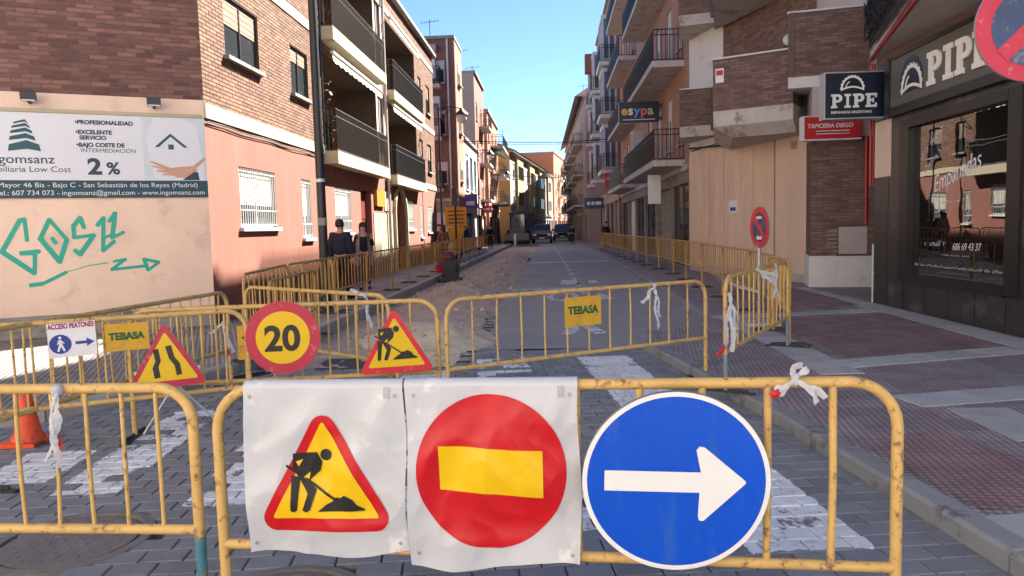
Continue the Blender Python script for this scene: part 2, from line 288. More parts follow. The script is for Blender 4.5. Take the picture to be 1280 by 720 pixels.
# ------------------------------------------------------------------ mesh helpers
LOC = {}
class MB:
    def __init__(s): s.v = []; s.f = []; s.mi = []; s.rn = []; s.cur = 0; s.r = 0.
    def face(s, ix): s.f.append(ix); s.mi.append(s.cur); s.rn.append(s.r)
    def poly(s, pts): i = len(s.v); s.v += [tuple(p) for p in pts]; s.face(tuple(range(i, i+len(pts))))
    def quad(s, a, b, c, d): s.poly((a, b, c, d))
    def box(s, x0, x1, y0, y1, z0, z1):
        if x0 > x1: x0, x1 = x1, x0
        if y0 > y1: y0, y1 = y1, y0
        i = len(s.v)
        s.v += [(x0, y0, z0), (x1, y0, z0), (x1, y1, z0), (x0, y1, z0), (x0, y0, z1), (x1, y0, z1), (x1, y1, z1), (x0, y1, z1)]
        for q in ((3, 2, 1, 0), (4, 5, 6, 7), (0, 1, 5, 4), (1, 2, 6, 5), (2, 3, 7, 6), (3, 0, 4, 7)): s.face(tuple(i+k for k in q))
    def fbox(s, F, u0, u1, v0, v1, d0, d1):
        i = len(s.v)
        s.v += [tuple(F.p(u, v, d)) for v in (v0, v1) for (u, d) in ((u0, d1), (u1, d1), (u1, d0), (u0, d0))]
        for q in ((3, 2, 1, 0), (4, 5, 6, 7), (0, 1, 5, 4), (1, 2, 6, 5), (2, 3, 7, 6), (3, 0, 4, 7)): s.face(tuple(i+k for k in q))
    def tube(s, pts, r, n=8, cap=True, closed=False):
        pts = [Vector(p) for p in pts]; m = len(pts); rs = r if isinstance(r, (list, tuple)) else [r]*m
        base = len(s.v); prev = None
        for k, p in enumerate(pts):
            if closed: t = (pts[(k+1) % m]-pts[k-1])
            else: t = (pts[min(k+1, m-1)]-pts[max(k-1, 0)])
            t.normalize()
            if prev is None:
                a = Vector((0, 0, 1)) if abs(t.z) < .9 else Vector((1, 0, 0)); x = t.cross(a).normalized()
            else:
                x = prev - t*prev.dot(t); x.normalize()
            prev = x; y = t.cross(x)
            for j in range(n):
                an = 2*math.pi*j/n; s.v.append(tuple(p + (x*math.cos(an)+y*math.sin(an))*rs[k]))
        segs = m if closed else m-1
        for k in range(segs):
            for j in range(n):
                a = base+k*n+j; b_ = base+k*n+(j+1) % n; c = base+((k+1) % m)*n+(j+1) % n; d = base+((k+1) % m)*n+j
                s.face((a, b_, c, d))
        if cap and not closed:
            s.face(tuple(base+j for j in reversed(range(n)))); s.face(tuple(base+(m-1)*n+j for j in range(n)))
    def prism(s, pts, z0, z1):
        n = len(pts); i = len(s.v); s.v += [(p[0], p[1], z0) for p in pts]+[(p[0], p[1], z1) for p in pts]
        s.face(tuple(i+k for k in reversed(range(n)))); s.face(tuple(i+n+k for k in range(n)))
        for k in range(n): s.face((i+k, i+(k+1) % n, i+n+(k+1) % n, i+n+k))
    def fprism(s, F, pts, d0, d1):
        """polygon pts (u,v counter-clockwise) in frame F extruded from d0 to d1 (towards the viewer)"""
        n = len(pts); i = len(s.v); s.v += [tuple(F.p(u, v, d0)) for u, v in pts]+[tuple(F.p(u, v, d1)) for u, v in pts]
        s.face(tuple(i+k for k in reversed(range(n)))); s.face(tuple(i+n+k for k in range(n)))
        for k in range(n): s.face((i+k, i+(k+1) % n, i+n+(k+1) % n, i+n+k))
    def lathe(s, c, prof, n=16):
        base = len(s.v)
        for r, z in prof:
            for j in range(n):
                a = 2*math.pi*j/n; s.v.append((c[0]+r*math.cos(a), c[1]+r*math.sin(a), c[2]+z))
        for k in range(len(prof)-1):
            for j in range(n): s.face((base+k*n+j, base+k*n+(j+1) % n, base+(k+1)*n+(j+1) % n, base+(k+1)*n+j))
        s.face(tuple(base+j for j in reversed(range(n)))); s.face(tuple(base+(len(prof)-1)*n+j for j in range(n)))
    def mesh(s, name, mats, off=(0, 0, 0), smooth=False):
        me = bpy.data.meshes.new(name); ox, oy, oz = off
        me.from_pydata([(a-ox, b-oy, c-oz) for a, b, c in s.v], [], s.f)
        for m in (mats if isinstance(mats, (list, tuple)) else [mats]): me.materials.append(MATS[m])
        if any(s.mi): me.polygons.foreach_set('material_index', s.mi)
        if any(s.rn): me.attributes.new('rnd', 'FLOAT', 'FACE').data.foreach_set('value', s.rn)
        if smooth is True: me.polygons.foreach_set('use_smooth', [True]*len(me.polygons))
        elif smooth: me.polygons.foreach_set('use_smooth', [True]*len(me.polygons)); me.set_sharp_from_angle(angle=R(smooth))
        me.update(); return me
def root_of(o):
    while o.parent: o = o.parent
    return o
def link(name, data, parent=None):
    o = bpy.data.objects.new(name, data); col.objects.link(o)
    if parent: o.parent = parent
    return o
def build(name, mb, mats, parent=None, smooth=False, kind=None, label=None):
    off = LOC.get(root_of(parent).name, (0, 0, 0)) if parent else (0, 0, 0)
    o = link(name, mb.mesh(name, mats, off, smooth), parent)
    if kind: o['kind'] = kind
    if label: o['label'] = label
    return o
def tag(o, label, cat, group=None):
    o['label'] = label; o['category'] = cat
    if group: o['group'] = group
    return o
def thing(name, label, cat, loc=(0, 0, 0), rotz=0, group=None, local=False):
    o = link(name, None); o.empty_display_size = .2; o.location = loc; o.rotation_euler = (0, 0, rotz)
    LOC[o.name] = (0, 0, 0) if local else tuple(loc)
    return tag(o, label, cat, group)
def solo(name, mb, mats, label, cat, loc=(0, 0, 0), group=None, smooth=False):
    o = link(name, mb.mesh(name, mats, loc, smooth)); o.location = loc; return tag(o, label, cat, group)
def copy_tree(o, parent=None):
    c = o.copy(); col.objects.link(c); c.parent = parent
    for ch in list(o.children): copy_tree(ch, c)
    return c
def struct(name, mb, mats, label, smooth=False):
    o = build(name, mb, mats, None, smooth); o['kind'] = 'structure'; o['label'] = label; return o

class Fr:
    """vertical facade frame: u to the right seen from outside, v up, d outwards"""
    def __init__(s, o, n=None, u=None, z=0):
        s.o = Vector((o[0], o[1], o[2] if len(o) > 2 else z))
        if n is not None: s.n = Vector((n[0], n[1], 0)).normalized(); s.u = Vector((-s.n.y, s.n.x, 0))
        else: s.u = Vector((u[0], u[1], 0)).normalized(); s.n = Vector((s.u.y, -s.u.x, 0))
        s.vv = Vector((0, 0, 1))
    def p(s, u, v, d=0): return s.o+s.u*u+s.vv*v+s.n*d
    def mat(s, u, v, d, off=(0, 0, 0)):
        p = s.p(u, v, d)-Vector(off); y = -s.n
        return Matrix(((s.u.x, y.x, 0, p.x), (s.u.y, y.y, 0, p.y), (0, 0, 1, p.z), (0, 0, 0, 1)))
class Fr3(Fr):
    """free frame with any u, v (for tilted signs)"""
    def __init__(s, o, u, v): s.o = Vector(o); s.u = Vector(u).normalized(); s.n = s.u.cross(Vector(v)).normalized(); s.vv = s.n.cross(s.u).normalized()

def text(s, size, m, F, u, v, d, parent, name='lettering', bold=0., align='LEFT', sx=1., ext=.0015, shear=0., rot=0.):
    cu = bpy.data.curves.new('txt', 'FONT'); cu.body = s; cu.size = size; cu.align_x = align; cu.offset = bold; cu.extrude = ext; cu.shear = shear; cu.resolution_u = 5
    o = bpy.data.objects.new('txt', cu); col.objects.link(o)
    dg = bpy.context.evaluated_depsgraph_get(); me = bpy.data.meshes.new_from_object(o.evaluated_get(dg))
    bpy.data.objects.remove(o); bpy.data.curves.remove(cu)
    off = Vector(LOC.get(root_of(parent).name, (0, 0, 0))); cr, sr = math.cos(rot), math.sin(rot)
    for w in me.vertices:
        x, y = w.co.x*sx, w.co.y
        w.co = F.p(u+x*cr-y*sr, v+x*sr+y*cr, d+w.co.z+ext)-off
    me.materials.clear(); me.materials.append(MATS[m]); me.update()
    return link(name, me, parent)

def panel(mb, F, u0, u1, v0, v1, holes=(), d=0., depth=.12):
    """flat wall with rectangular holes and reveals"""
    us = sorted({u0, u1, *[min(max(h[0], u0), u1) for h in holes], *[min(max(h[1], u0), u1) for h in holes]})
    vs_ = sorted({v0, v1, *[min(max(h[2], v0), v1) for h in holes], *[min(max(h[3], v0), v1) for h in holes]})
    for i in range(len(us)-1):
        for j in range(len(vs_)-1):
            a, b, c, e = us[i], us[i+1], vs_[j], vs_[j+1]; cu, cv = (a+b)/2, (c+e)/2
            if any(h[0] < cu < h[1] and h[2] < cv < h[3] for h in holes): continue
            mb.quad(F.p(a, c, d), F.p(b, c, d), F.p(b, e, d), F.p(a, e, d))
    for h in holes:
        a, b, c, e = h[:4]; q = d-(h[4] if len(h) > 4 else depth)
        mb.quad(F.p(a, c, d), F.p(a, c, q), F.p(b, c, q), F.p(b, c, d)); mb.quad(F.p(a, e, q), F.p(a, e, d), F.p(b, e, d), F.p(b, e, q))
        mb.quad(F.p(a, c, q), F.p(a, c, d), F.p(a, e, d), F.p(a, e, q)); mb.quad(F.p(b, c, d), F.p(b, c, q), F.p(b, e, q), F.p(b, e, d))

BW, BH, BJ, BC = .246, .055, .014, .069
BRICK_ME = {}
def bricks(parent, F, u0, u1, v0, v1, holes, m, single=None, d=0., pr=.010, name='brick'):
    """one course after another; bricks for which single(u,v) holds become objects of their own, the rest one part"""
    mb = MB(); nrow = int((v1-v0)/BC); off = Vector(LOC.get(root_of(parent).name, (0, 0, 0))); cnt = 0
    for r in range(nrow):
        a = v0+r*BC+.004; b = a+BH; cv = (a+b)/2; segs = [(u0, u1)]
        for h in holes:
            if h[2]-.02 < cv < h[3]+.02:
                ns = []
                for s0, s1 in segs:
                    if h[1] <= s0 or h[0] >= s1: ns.append((s0, s1)); continue
                    if h[0] > s0: ns.append((s0, h[0]))
                    if h[1] < s1: ns.append((h[1], s1))
                segs = ns
        for s0, s1 in segs:
            st = u0+(0 if r % 2 else -(BW+BJ)/2); k = int((s0-st)/(BW+BJ)); x = st+k*(BW+BJ)
            while x < s1:
                p, q = max(x, s0), min(x+BW, s1); x += BW+BJ
                if q-p < .03: continue
                if single and cnt < 300 and q-p > BW-.002 and single((p+q)/2, cv):
                    key = (m, pr)
                    if key not in BRICK_ME:
                        t = MB(); w, e = BW/2, BH/2
                        t.v = [(-w, .002, -e), (w, .002, -e), (w, .002, e), (-w, .002, e), (-w, -pr+.003, -e), (w, -pr+.003, -e), (w, -pr+.003, e), (-w, -pr+.003, e), (-w+.004, -pr, -e+.004), (w-.004, -pr, -e+.004), (w-.004, -pr, e-.004), (-w+.004, -pr, e-.004)]
                        t.f = [(8, 9, 10, 11), (4, 5, 9, 8), (5, 6, 10, 9), (6, 7, 11, 10), (7, 4, 8, 11), (0, 1, 5, 4), (1, 2, 6, 5), (2, 3, 7, 6), (3, 0, 4, 7)]; t.mi = [0]*9; t.rn = [0.]*9
                        BRICK_ME[key] = t.mesh('brick', m)
                    o = link(name, BRICK_ME[key], parent); o.matrix_local = F.mat((p+q)/2, cv, d+random.uniform(-.0015, .002), off); cnt += 1
                    continue
                dd = d+pr+random.uniform(-.002, .002); i = len(mb.v)
                mb.v += [tuple(F.p(uu, vv, e)) for e in (d-.002, dd) for uu, vv in ((p, a), (q, a), (q, b), (p, b))]
                mb.r = random.random()*.98+.01
                for fc in ((4, 5, 6, 7), (0, 1, 5, 4), (1, 2, 6, 5), (2, 3, 7, 6), (3, 0, 4, 7)): mb.face(tuple(i+z for z in fc))
    if mb.f:
        o = build('brickwork', mb, m, parent); o['kind'] = 'stuff'

WIN_ME = {}
def window(parent, F, u, v, w, h, d=-.08, fm='alu', gm='glass', blind=0., mull=1, sill=True, sm='slab_conc', bm_='blind', fw=.045):
    """window part (frame) with pane and sill sub-parts, meshes shared between alike windows; blind = share covered from above"""
    off = LOC.get(root_of(parent).name, (0, 0, 0)); key = (round(w, 2), round(h, 2), fm, mull, fw)
    if key not in WIN_ME:
        b = MB(); b.box(0, w, -.03, .03, 0, fw); b.box(0, w, -.03, .03, h-fw, h); b.box(0, fw, -.028, .028, fw, h-fw); b.box(w-fw, w, -.028, .028, fw, h-fw)
        for k in range(mull): x = w*(k+1)/(mull+1); b.box(x-fw*.5, x+fw*.5, -.026, .026, fw, h-fw)
        WIN_ME[key] = b.mesh('window', fm)
    o = link('window', WIN_ME[key], parent); o.matrix_local = F.mat(u, v, d, off)
    k2 = ('pane', round(w, 2), round(h, 2), gm)
    if k2 not in WIN_ME:
        b = MB(); b.box(.01, w-.01, .005, .02, .01, h-.01); WIN_ME[k2] = b.mesh('pane', gm)
    link('pane', WIN_ME[k2], o)
    if blind:
        k3 = ('blind', round(w, 2), round(h, 2), round(blind, 2), bm_)
        if k3 not in WIN_ME:
            b = MB(); z0 = h*(1-blind); n = max(2, int((h-z0)/.05))
            for k in range(n): b.box(.03, w-.03, -.012-.004*(k % 2), .004, z0+(h-z0)*k/n, z0+(h-z0)*(k+1)/n-.004)
            WIN_ME[k3] = b.mesh('roller_blind', bm_)
        link('roller_blind', WIN_ME[k3], o)
    if sill:
        k4 = ('sill', round(w, 2), sm)
        if k4 not in WIN_ME:
            b = MB(); b.box(-.06, w+.06, -.17, .03, -.07, 0); WIN_ME[k4] = b.mesh('sill', sm)
        link('sill', WIN_ME[k4], o)
    return o
def railing(parent, F, u0, u1, v0, v1, d, m='black_iron', step=.12, side=0, r=.011, mesh_panel=False, name='railing'):
    """iron railing along the front of a balcony; side = depth of the returns"""
    b = MB()
    def run(pa, pb, n):
        for z in (v0, v0+(v1-v0)*.82, v1):
            b.tube([pa+Vector((0, 0, z)), pb+Vector((0, 0, z))], r*1.3, 6)
        for k in range(n+1):
            q = pa.lerp(pb, k/n); b.tube([q+Vector((0, 0, v0)), q+Vector((0, 0, v1))], r, 5, False)
    A, B = F.p(u0, 0, d), F.p(u1, 0, d); run(A, B, max(2, int((u1-u0)/step)))
    if side:
        for uu in (u0, u1): run(F.p(uu, 0, d), F.p(uu, 0, d-side), max(2, int(side/step)))
    if mesh_panel: b.fbox(F, u0+.02, u1-.02, v0+.04, v0+(v1-v0)*.8, d-.03, d-.02)
    return build(name, b, m, parent)

# ================================================================== GROUND, ROAD, PAVEMENTS
b = MB(); b.quad((-900, -900, -.22), (900, -900, -.22), (900, 1500, -.22), (-900, 1500, -.22)); struct('ground', b, 'asphalt', 'dark ground sheet under the whole street')
KR = [(2.35, .2), (2.04, 3.36), (1.72, 6.16), (1.14, 9.55), (1.25, 10.5), (1.95, 11.3), (2.48, 12.4), (2.6, 15.6), (2.65, 39), (2.2, 75), (1.7, 110), (2.0, 122), (5.5, 150), (15, 200)]
KL = [(-14, 3.3), (-9, 4.5), (-6, 5.35), (-4.55, 6.25), (-3.95, 7.3), (-3.72, 8.4), (-3.72, 12), (-3.75, 60), (-3.8, 72), (-3.1, 82), (-1.6, 100), (1.4, 128), (6, 165), (12, 205)]
def lerp_poly(P, y):
    for (x0, y0), (x1, y1) in zip(P, P[1:]):
        if y0 <= y <= y1: return x0+(x1-x0)*(y-y0)/(y1-y0)
    return P[-1][0]
# asphalt road beyond the crossing
YS = [9.75, 10.6, 11.4, 12.4, 15.6, 22, 30, 39, 50, 60, 72, 82, 100, 110, 122, 128, 150, 165, 200]
b = MB()
for y0, y1 in zip(YS, YS[1:]):
    l0 = -1.15 if y0 < 66 else lerp_poly(KL, y0); l1 = -1.15 if y1 < 66 else lerp_poly(KL, y1)
    if y0 < 66 <= y1: l1 = -1.15; 
    b.quad((l0, y0, 0), (lerp_poly(KR, y0)+.05, y0, 0), (lerp_poly(KR, y1)+.05, y1, 0), (l1, y1, 0))
b.quad((-3.9, 66, -.004), (-1.1, 66, -.004), (-1.1, 80, -.004), (-3.9, 80, -.004))
struct('road', b, 'asphalt', 'grey asphalt road running up the street')
# painted marks on the asphalt
b = MB(); F = None
def mark(pts, z=.004): b.poly([(x, y, z) for x, y in pts])
for k in range(22):
    y = 17.5+k*2.3; x = .66-(y-22)*.013
    mark([(x-.06, y), (x+.06, y), (x+.05, y+1.15), (x-.07, y+1.15)])
o = build('dashed_line', b, 'road_paint', bpy.data.objects['road'])
b = MB()
mark([(.10, 11.1), (.27, 11.0), (.45, 11.75), (.62, 11.0), (.80, 11.1), (.55, 12.5), (.35, 12.5)])
o = build('arrow_marking', b, 'road_paint', bpy.data.objects['road'])
b = MB()
for k in range(20):
    a0, a1 = 2*math.pi*k/20, 2*math.pi*(k+1)/20
    def pt(a, r): return (.22+r*.38*math.cos(a), 17.0+r*1.15*math.sin(a))
    mark([pt(a0, .62), pt(a0, 1), pt(a1, 1), pt(a1, .62)])
mark([(.85, 16.2), (1.35, 16.2), (1.1, 17.9)]); mark([(.2, 20.6), (.75, 20.4), (.7, 22.2), (.25, 22.3)]); mark([(1.0, 20.8), (1.3, 20.8), (1.25, 22.0), (1.05, 22.0)])
build('symbol_marking', b, 'road_paint', bpy.data.objects['road'])
b = MB(); mark([(-1.05, 18.9), (2.45, 19.4), (2.45, 19.75), (-1.05, 19.2)]); mark([(-1.1, 33), (2.5, 33.4), (2.5, 34.2), (-1.1, 33.8)]); build('worn_stop_line', b, 'road_paint', bpy.data.objects['road'])

# block paving of the crossing: bed + single pavers
b = MB(); b.quad((-14, -3, -.09), (3, -3, -.09), (3, 9.76, -.09), (-14, 9.76, -.09)); bed = struct('paved_crossing', b, 'bedding', 'dark block paved carriageway of the zebra crossing')
PL, PW, PJ = .216, .138, .007
MH = [(-2.63, 3.74, .37), (-1.22, 3.06, .34)]
def kerbx(P, y): return lerp_poly(P, y)
lk = [(x, y) for x, y in KL if y < 12]
def in_paving(x, y):
    if y < .4 or y > 9.72: return False
    if x > kerbx(KR, y)+.10: return False
    # left kerb polyline
    if y > 3.4:
        if y < 8.4:
            for (x0, y0), (x1, y1) in zip(lk, lk[1:]):
                if y0 <= y <= y1 and x < x0+(x1-x0)*(y-y0)/(y1-y0)-.10: return False
            if x < -8: return False
        elif x < -3.7: return False
    if y > 8.55 and x < -1.1: return False
    for mx, my, r in MH:
        if (x-mx)**2+(y-my)**2 < (r+.05)**2: return False
    return -8.5 < x
cells = []
for j in range(0, 76):
    for i in range(-42, 20):
        u = i*(PL+PJ)+(.5*(PL+PJ) if j % 2 else 0); v = j*(PW+PJ)
        c = PU*u+PV*v
        if in_paving(c.x, c.y): cells.append((u, v, c.x, c.y))
def vis(x, y):
    if y < 1.5: return 1e3
    px = 690+924*x/y
    return y + (0 if 0 < px < 1280 and y > 3.15 else 50)
cells.sort(key=lambda c: vis(c[2], c[3]))
def paver(mb, u, v, dz, tilt):
    w, e = PL/2, PW/2; i = len(mb.v); c = .006
    for (a, bb, z) in ((-w, -e, -.08), (w, -e, -.08), (w, e, -.08), (-w, e, -.08), (-w, -e, -c), (w, -e, -c), (w, e, -c), (-w, e, -c), (-w+c, -e+c, 0), (w-c, -e+c, 0), (w-c, e-c, 0), (-w+c, e-c, 0)):
        q = PU*(u+a)+PV*(v+bb); mb.v.append((q.x, q.y, z+dz+tilt*a))
    for fc in ((8, 9, 10, 11), (4, 5, 9, 8), (5, 6, 10, 9), (6, 7, 11, 10), (7, 4, 8, 11), (0, 1, 5, 4), (1, 2, 6, 5), (2, 3, 7, 6), (3, 0, 4, 7)): mb.face(tuple(i+k for k in fc))
t = MB(); paver(t, 0, 0, 0, 0); t.v = [(Vector(q).dot(PU), Vector(q).dot(PV), q[2]) for q in t.v]; pav_me = t.mesh('paver', 'paver')
for u, v, x, y in cells[:300]:
    o = link('paver', pav_me, bed); o.location = (x, y, -.004+random.uniform(-.0012, .0012)); o.rotation_euler = (random.uniform(-.005, .005), random.uniform(-.004, .004), PA+random.uniform(-.006, .006))
mb = MB()
for u, v, x, y in cells[300:]:
    mb.r = random.random(); paver(mb, u+random.uniform(-.002, .002), v, -.004+random.uniform(-.0012, .0012), random.uniform(-.005, .005))
build('paver_field', mb, 'paver', bed, kind='stuff')
for k, (mx, my, r) in enumerate(MH):
    t = thing('manhole_cover', ['large round iron manhole cover behind the left front barrier', 'round iron manhole cover under the white plastic sheets'][k], 'manhole', (mx, my, -.02))
    b = MB(); b.lathe((mx, my, -.08), [(r+.04, 0), (r+.04, .078), (r-.01, .082), (r-.01, .06), (r-.03, .06)], 40); build('ring', b, 'iron_lid', t)
    b = MB(); b.lathe((mx, my, -.02), [(r-.035, -.02), (r-.035, .014), (r-.05, .017), (.02, .017)], 40)
    for i in range(-7, 8):
        for j in range(-7, 8):
            x, y = i*.052, j*.052
            if x*x+y*y < (r-.08)**2 and (i+j) % 2: b.box(mx+x-.016, mx+x+.016, my+y-.016, my+y+.016, -.004, -.0005)
    build('lid', b, 'iron_lid', t)

# kerb stones
def kerb_run(P, side, name, label, m, h, ymax=70, w=.15, L=.9):
    bb = MB(); root = None; pts = []
    for (x0, y0), (x1, y1) in zip(P, P[1:]):
        if y0 > ymax: break
        d = math.hypot(x1-x0, y1-y0); n = max(1, round(d/L))
        for k in range(n): pts.append(((x0+(x1-x0)*k/n, y0+(y1-y0)*k/n), (x0+(x1-x0)*(k+1)/n, y0+(y1-y0)*(k+1)/n)))
    first = True
    for (ax, ay), (cx, cy) in pts:
        t = Vector((cx-ax, cy-ay, 0)); ln = t.length; t.normalize(); nn = Vector((t.y, -t.x, 0))*side
        bb = MB(); g = .006; c = .02; hh = h+random.uniform(-.004, .004)
        A = Vector((ax, ay, 0))+t*g; C = Vector((cx, cy, 0))-t*g
        prof = [(0, -.2), (0, hh-c), (c, hh), (w, hh), (w, -.2)]
        i = 0; n5 = len(prof)
        for q in (A, C): bb.v += [tuple(q+nn*pw+Vector((0, 0, pz))) for pw, pz in prof]
        order = range(n5)
        for k in range(n5): bb.face((k, (k+1) % n5, n5+(k+1) % n5, n5+k))
        bb.face(tuple(range(n5))); bb.face(tuple(n5+k for k in reversed(range(n5)))); bb.r = 0
        me = bb.mesh('kerb_stone', m)
        if first: root = link(name, None); root['kind'] = 'structure'; root['label'] = label; first = False
        o = link('kerb_stone', me, root)
    return root
kerb_run(KR, 1, 'kerb', 'grey stone kerb along the right pavement', 'kerb', .10)
kerb_run(KL, -1, 'kerb', 'pale kerb along the left pavement beside the trench', 'kerb_light', .12)
# right pavement
b = MB()
ysr = [.2, 1.8, 3.36, 4.8, 6.16, 7.9, 9.55, 10.5, 11.3, 12.4, 15.6, 25, 39, 75, 110, 122, 150, 200]
for y0, y1 in zip(ysr, ysr[1:]):
    b.quad((lerp_poly(KR, y0)+.14, y0, .096), (lerp_poly(KR, y0)+9, y0, .096), (lerp_poly(KR, y1)+9, y1, .096), (lerp_poly(KR, y1)+.14, y1, .096))
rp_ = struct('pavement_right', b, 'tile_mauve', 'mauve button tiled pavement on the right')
b = MB(); b.quad((3.22, 8.15, .1), (5.2, 8.75, .1), (5.3, 12.0, .1), (3.25, 11.5, .1)); build('red_tile_field', b, 'tile_red', rp_)
b = MB(); b.quad((3.6, 12.75, .1), (5.3, 13.2, .1), (5.75, 17, .1), (3.6, 17, .1)); build('red_tile_field', b, 'tile_red', rp_)
b = MB(); b.quad((2.19, 3.85, .1), (3.0, 3.95, .1), (2.75, 5.4, .1), (2.06, 4.95, .1)); build('red_tile_field', b, 'tile_red', rp_)
b = MB(); b.quad((3.62, 5.1, .1), (4.6, 5.3, .1), (4.5, 5.95, .1), (3.55, 5.8, .1)); build('red_tile_field', b, 'tile_red', rp_)
def slab_row(a, c, w, L=.6, z=.1, rows=1):
    A = Vector((*a, 0)); C = Vector((*c, 0)); t = (C-A); ln = t.length; t.normalize(); nn = Vector((-t.y, t.x, 0)); n = max(1, round(ln/L))
    for r in range(rows):
        for k in range(n):
            s0, s1 = k*ln/n+.004, (k+1)*ln/n-.004; w0, w1 = r*w/rows+.004, (r+1)*w/rows-.004; bb = MB()
            q = [A+t*s0+nn*w0, A+t*s1+nn*w0, A+t*s1+nn*w1, A+t*s0+nn*w1]
            bb.prism([(p.x, p.y) for p in q], .06, z+.003+random.uniform(-.001, .002)); build('paving_slab', bb, 'band_slab', rp_)
slab_row((2.62, 7.35), (2.62, 11.6), -.42); slab_row((3.04, 7.65), (5.3, 8.35), .42); slab_row((5.28, 8.2), (5.30, 13.3), -.42, rows=1)
slab_row((2.62, 11.7), (5.3, 12.25), .42); slab_row((2.95, 6.0), (4.9, 6.45), .42); slab_row((3.1, 5.05), (3.1, 5.95), -.45); slab_row((2.12, 3.35), (3.4, 3.55), .40)
slab_row((5.72, 13.4), (5.72, 17), .30)
# left pavement
b = MB()
lp = [(x, y) for x, y in KL]
for (x0, y0), (x1, y1) in zip(lp, lp[1:]):
    b.quad((x0-16, y0, .116), (x0-.13, y0, .116), (x1-.13, y1, .116), (x1-16, y1, .116))
lpave = struct('pavement_left', b, 'tile_grey', 'pale grooved tile pavement in front of the pink building')

# dug up strip of road on the left with earth and sand heaps
def heap(x, y, cx, cy, rx, ry, h): 
    q = ((x-cx)/rx)**2+((y-cy)/ry)**2; return h*max(0, 1-math.sqrt(q)) if q < 1 else 0
def dirt_h(x, y):
    z = -.13+.05*noise.noise(Vector((x*1.1, y*.6, 3)))
    z = max(z, -.1+heap(x, y, -2.3, 19.0, 1.35, 4.6, .38), -.1+heap(x, y, -2.1, 27, 1.2, 5, .26), -.1+heap(x, y, -1.9, 36, 1.3, 6, .42), -.1+heap(x, y, -2.4, 47, 1.3, 6, .3), -.1+heap(x, y, -1.9, 13.2, 1.3, 2.6, .2))
    z += .055*noise.noise(Vector((x*3, y*3, 0)))+.035*noise.noise(Vector((x*8, y*8, 5)))+.018*noise.noise(Vector((x*19, y*19, 7)))
    return z
def field(x0, x1, y0, y1, nx, ny, fn, clampfn=None):
    mb = MB()
    for j in range(ny+1):
        t = (j/ny)**1.7; y = y0+(y1-y0)*t
        for i in range(nx+1):
            x = x0+(x1-x0)*i/nx; mb.v.append((x, y, fn(x, y)))
    for j in range(ny):
        for i in range(nx): a = j*(nx+1)+i; mb.face((a, a+1, a+nx+2, a+nx+1))
    return mb
o = build('earth_heaps', field(-3.72, -1.16, 8.6, 66, 40, 300, dirt_h), 'dirt', None, True); o['kind'] = 'stuff'; tag(o, 'reddish brown earth heaped along the dug up strip beside the left kerb', 'earth')
def sand_h(x, y):
    z = -.16+heap(x, y, -1.55, 10.6, 1.15, 1.9, .42)+heap(x, y, -2.4, 11.6, .9, 1.3, .28)
    return z+.03*noise.noise(Vector((x*5, y*5, 9)))+.02*noise.noise(Vector((x*14, y*14, 2)))
o = build('sand_pile', field(-3.4, -.55, 8.62, 13.4, 60, 80, sand_h), 'sand', None, True); o['kind'] = 'stuff'; tag(o, 'pale sand spread behind the road works triangle sign', 'sand')
mb = MB()
for k in range(1300):
    y = 8.7+(random.random()**1.6)*30; x = random.uniform(-3.6, -1.0) if y > 9 else random.uniform(-3.6, -1.2); z = max(dirt_h(x, y) if x < -1.16 else 0, sand_h(x, y) if y < 13.4 else -1); s = random.choice((.015, .02, .02, .03, .03, .04, .05, .09))*random.uniform(.7, 1.2)*(1 if y > 14 else .5)
    i = len(mb.v); mb.r = random.random()
    for a in range(5):
        an = a*1.257+random.random(); mb.v.append((x+s*math.cos(an), y+s*math.sin(an), z-.01))
    mb.v.append((x+random.uniform(-.3, .3)*s, y, z+s*random.uniform(.5, 1)))
    for a in range(5): mb.face((i+a, i+(a+1) % 5, i+5))
o = build('rubble', mb, 'rubble', None); o['kind'] = 'stuff'; tag(o, 'loose grey stones scattered over the dug up strip', 'rubble')
# broken edge of the paving along the trench
eg = link('paving_edge', None); eg['kind'] = 'structure'; eg['label'] = 'broken edge of dark setts along the trench'
for k in range(26):
    y = 8.6+k*.19; x = -1.10+random.uniform(-.03, .05); bb = MB(); bb.box(x-.10, x+.02+random.uniform(0, .05), y, y+.13, -.12, .012+random.uniform(-.01, .012)); build('sett', bb, 'bedding' if k % 2 else 'kerb', eg)

# ================================================================== LEFT BUILDING with billboard
C0 = (-5.7, 12.1)
LB = thing('corner_building', 'brick and pink plaster corner building with balconies and billboard end wall', 'building', (-9.5, 20, 0))
FL = Fr(C0, n=(1, 0)); FL_L = 24.5
low = [(1.25, 3.05, 1.75, 2.87), (4.65, 5.30, 1.5, 2.85), (7.25, 8.8, 1.6, 2.8), (9.9, 11.2, .12, 2.86, .25), (14.6, 16.4, .12, 3.05, .3), (16.95, 18.4, 1.65, 2.8), (19.9, 20.5, 1.3, 2.7), (21.8, 23.2, 1.5, 2.68)]
b = MB(); panel(b, FL, 0, FL_L, 0, 3.56, low); build('ground_floor_wall', b, 'pink', LB)
LG = [(6.45, 12.35, 3.66, 6.15, 1.3), (6.45, 12.35, 6.72, 9.2, 1.3), (13.6, 19.6, 3.55, 6.0, 1.3), (13.6, 19.6, 6.45, 9.0, 1.3)]
upw = [(.95, 2.5, 4.78, 5.85), (4.3, 5.45, 4.72, 5.78), (.95, 2.5, 7.6, 8.7), (4.3, 5.45, 7.6, 8.7), (20.3, 21.1, 7.0, 8.3), (20.3, 21.1, 4.3, 5.6), (22.3, 23.4, 4.3, 5.6), (22.3, 23.4, 7.0, 8.3)]
strip = [(12.5, 13.25, 4.2, 6.1), (12.5, 13.25, 6.9, 9.2)]
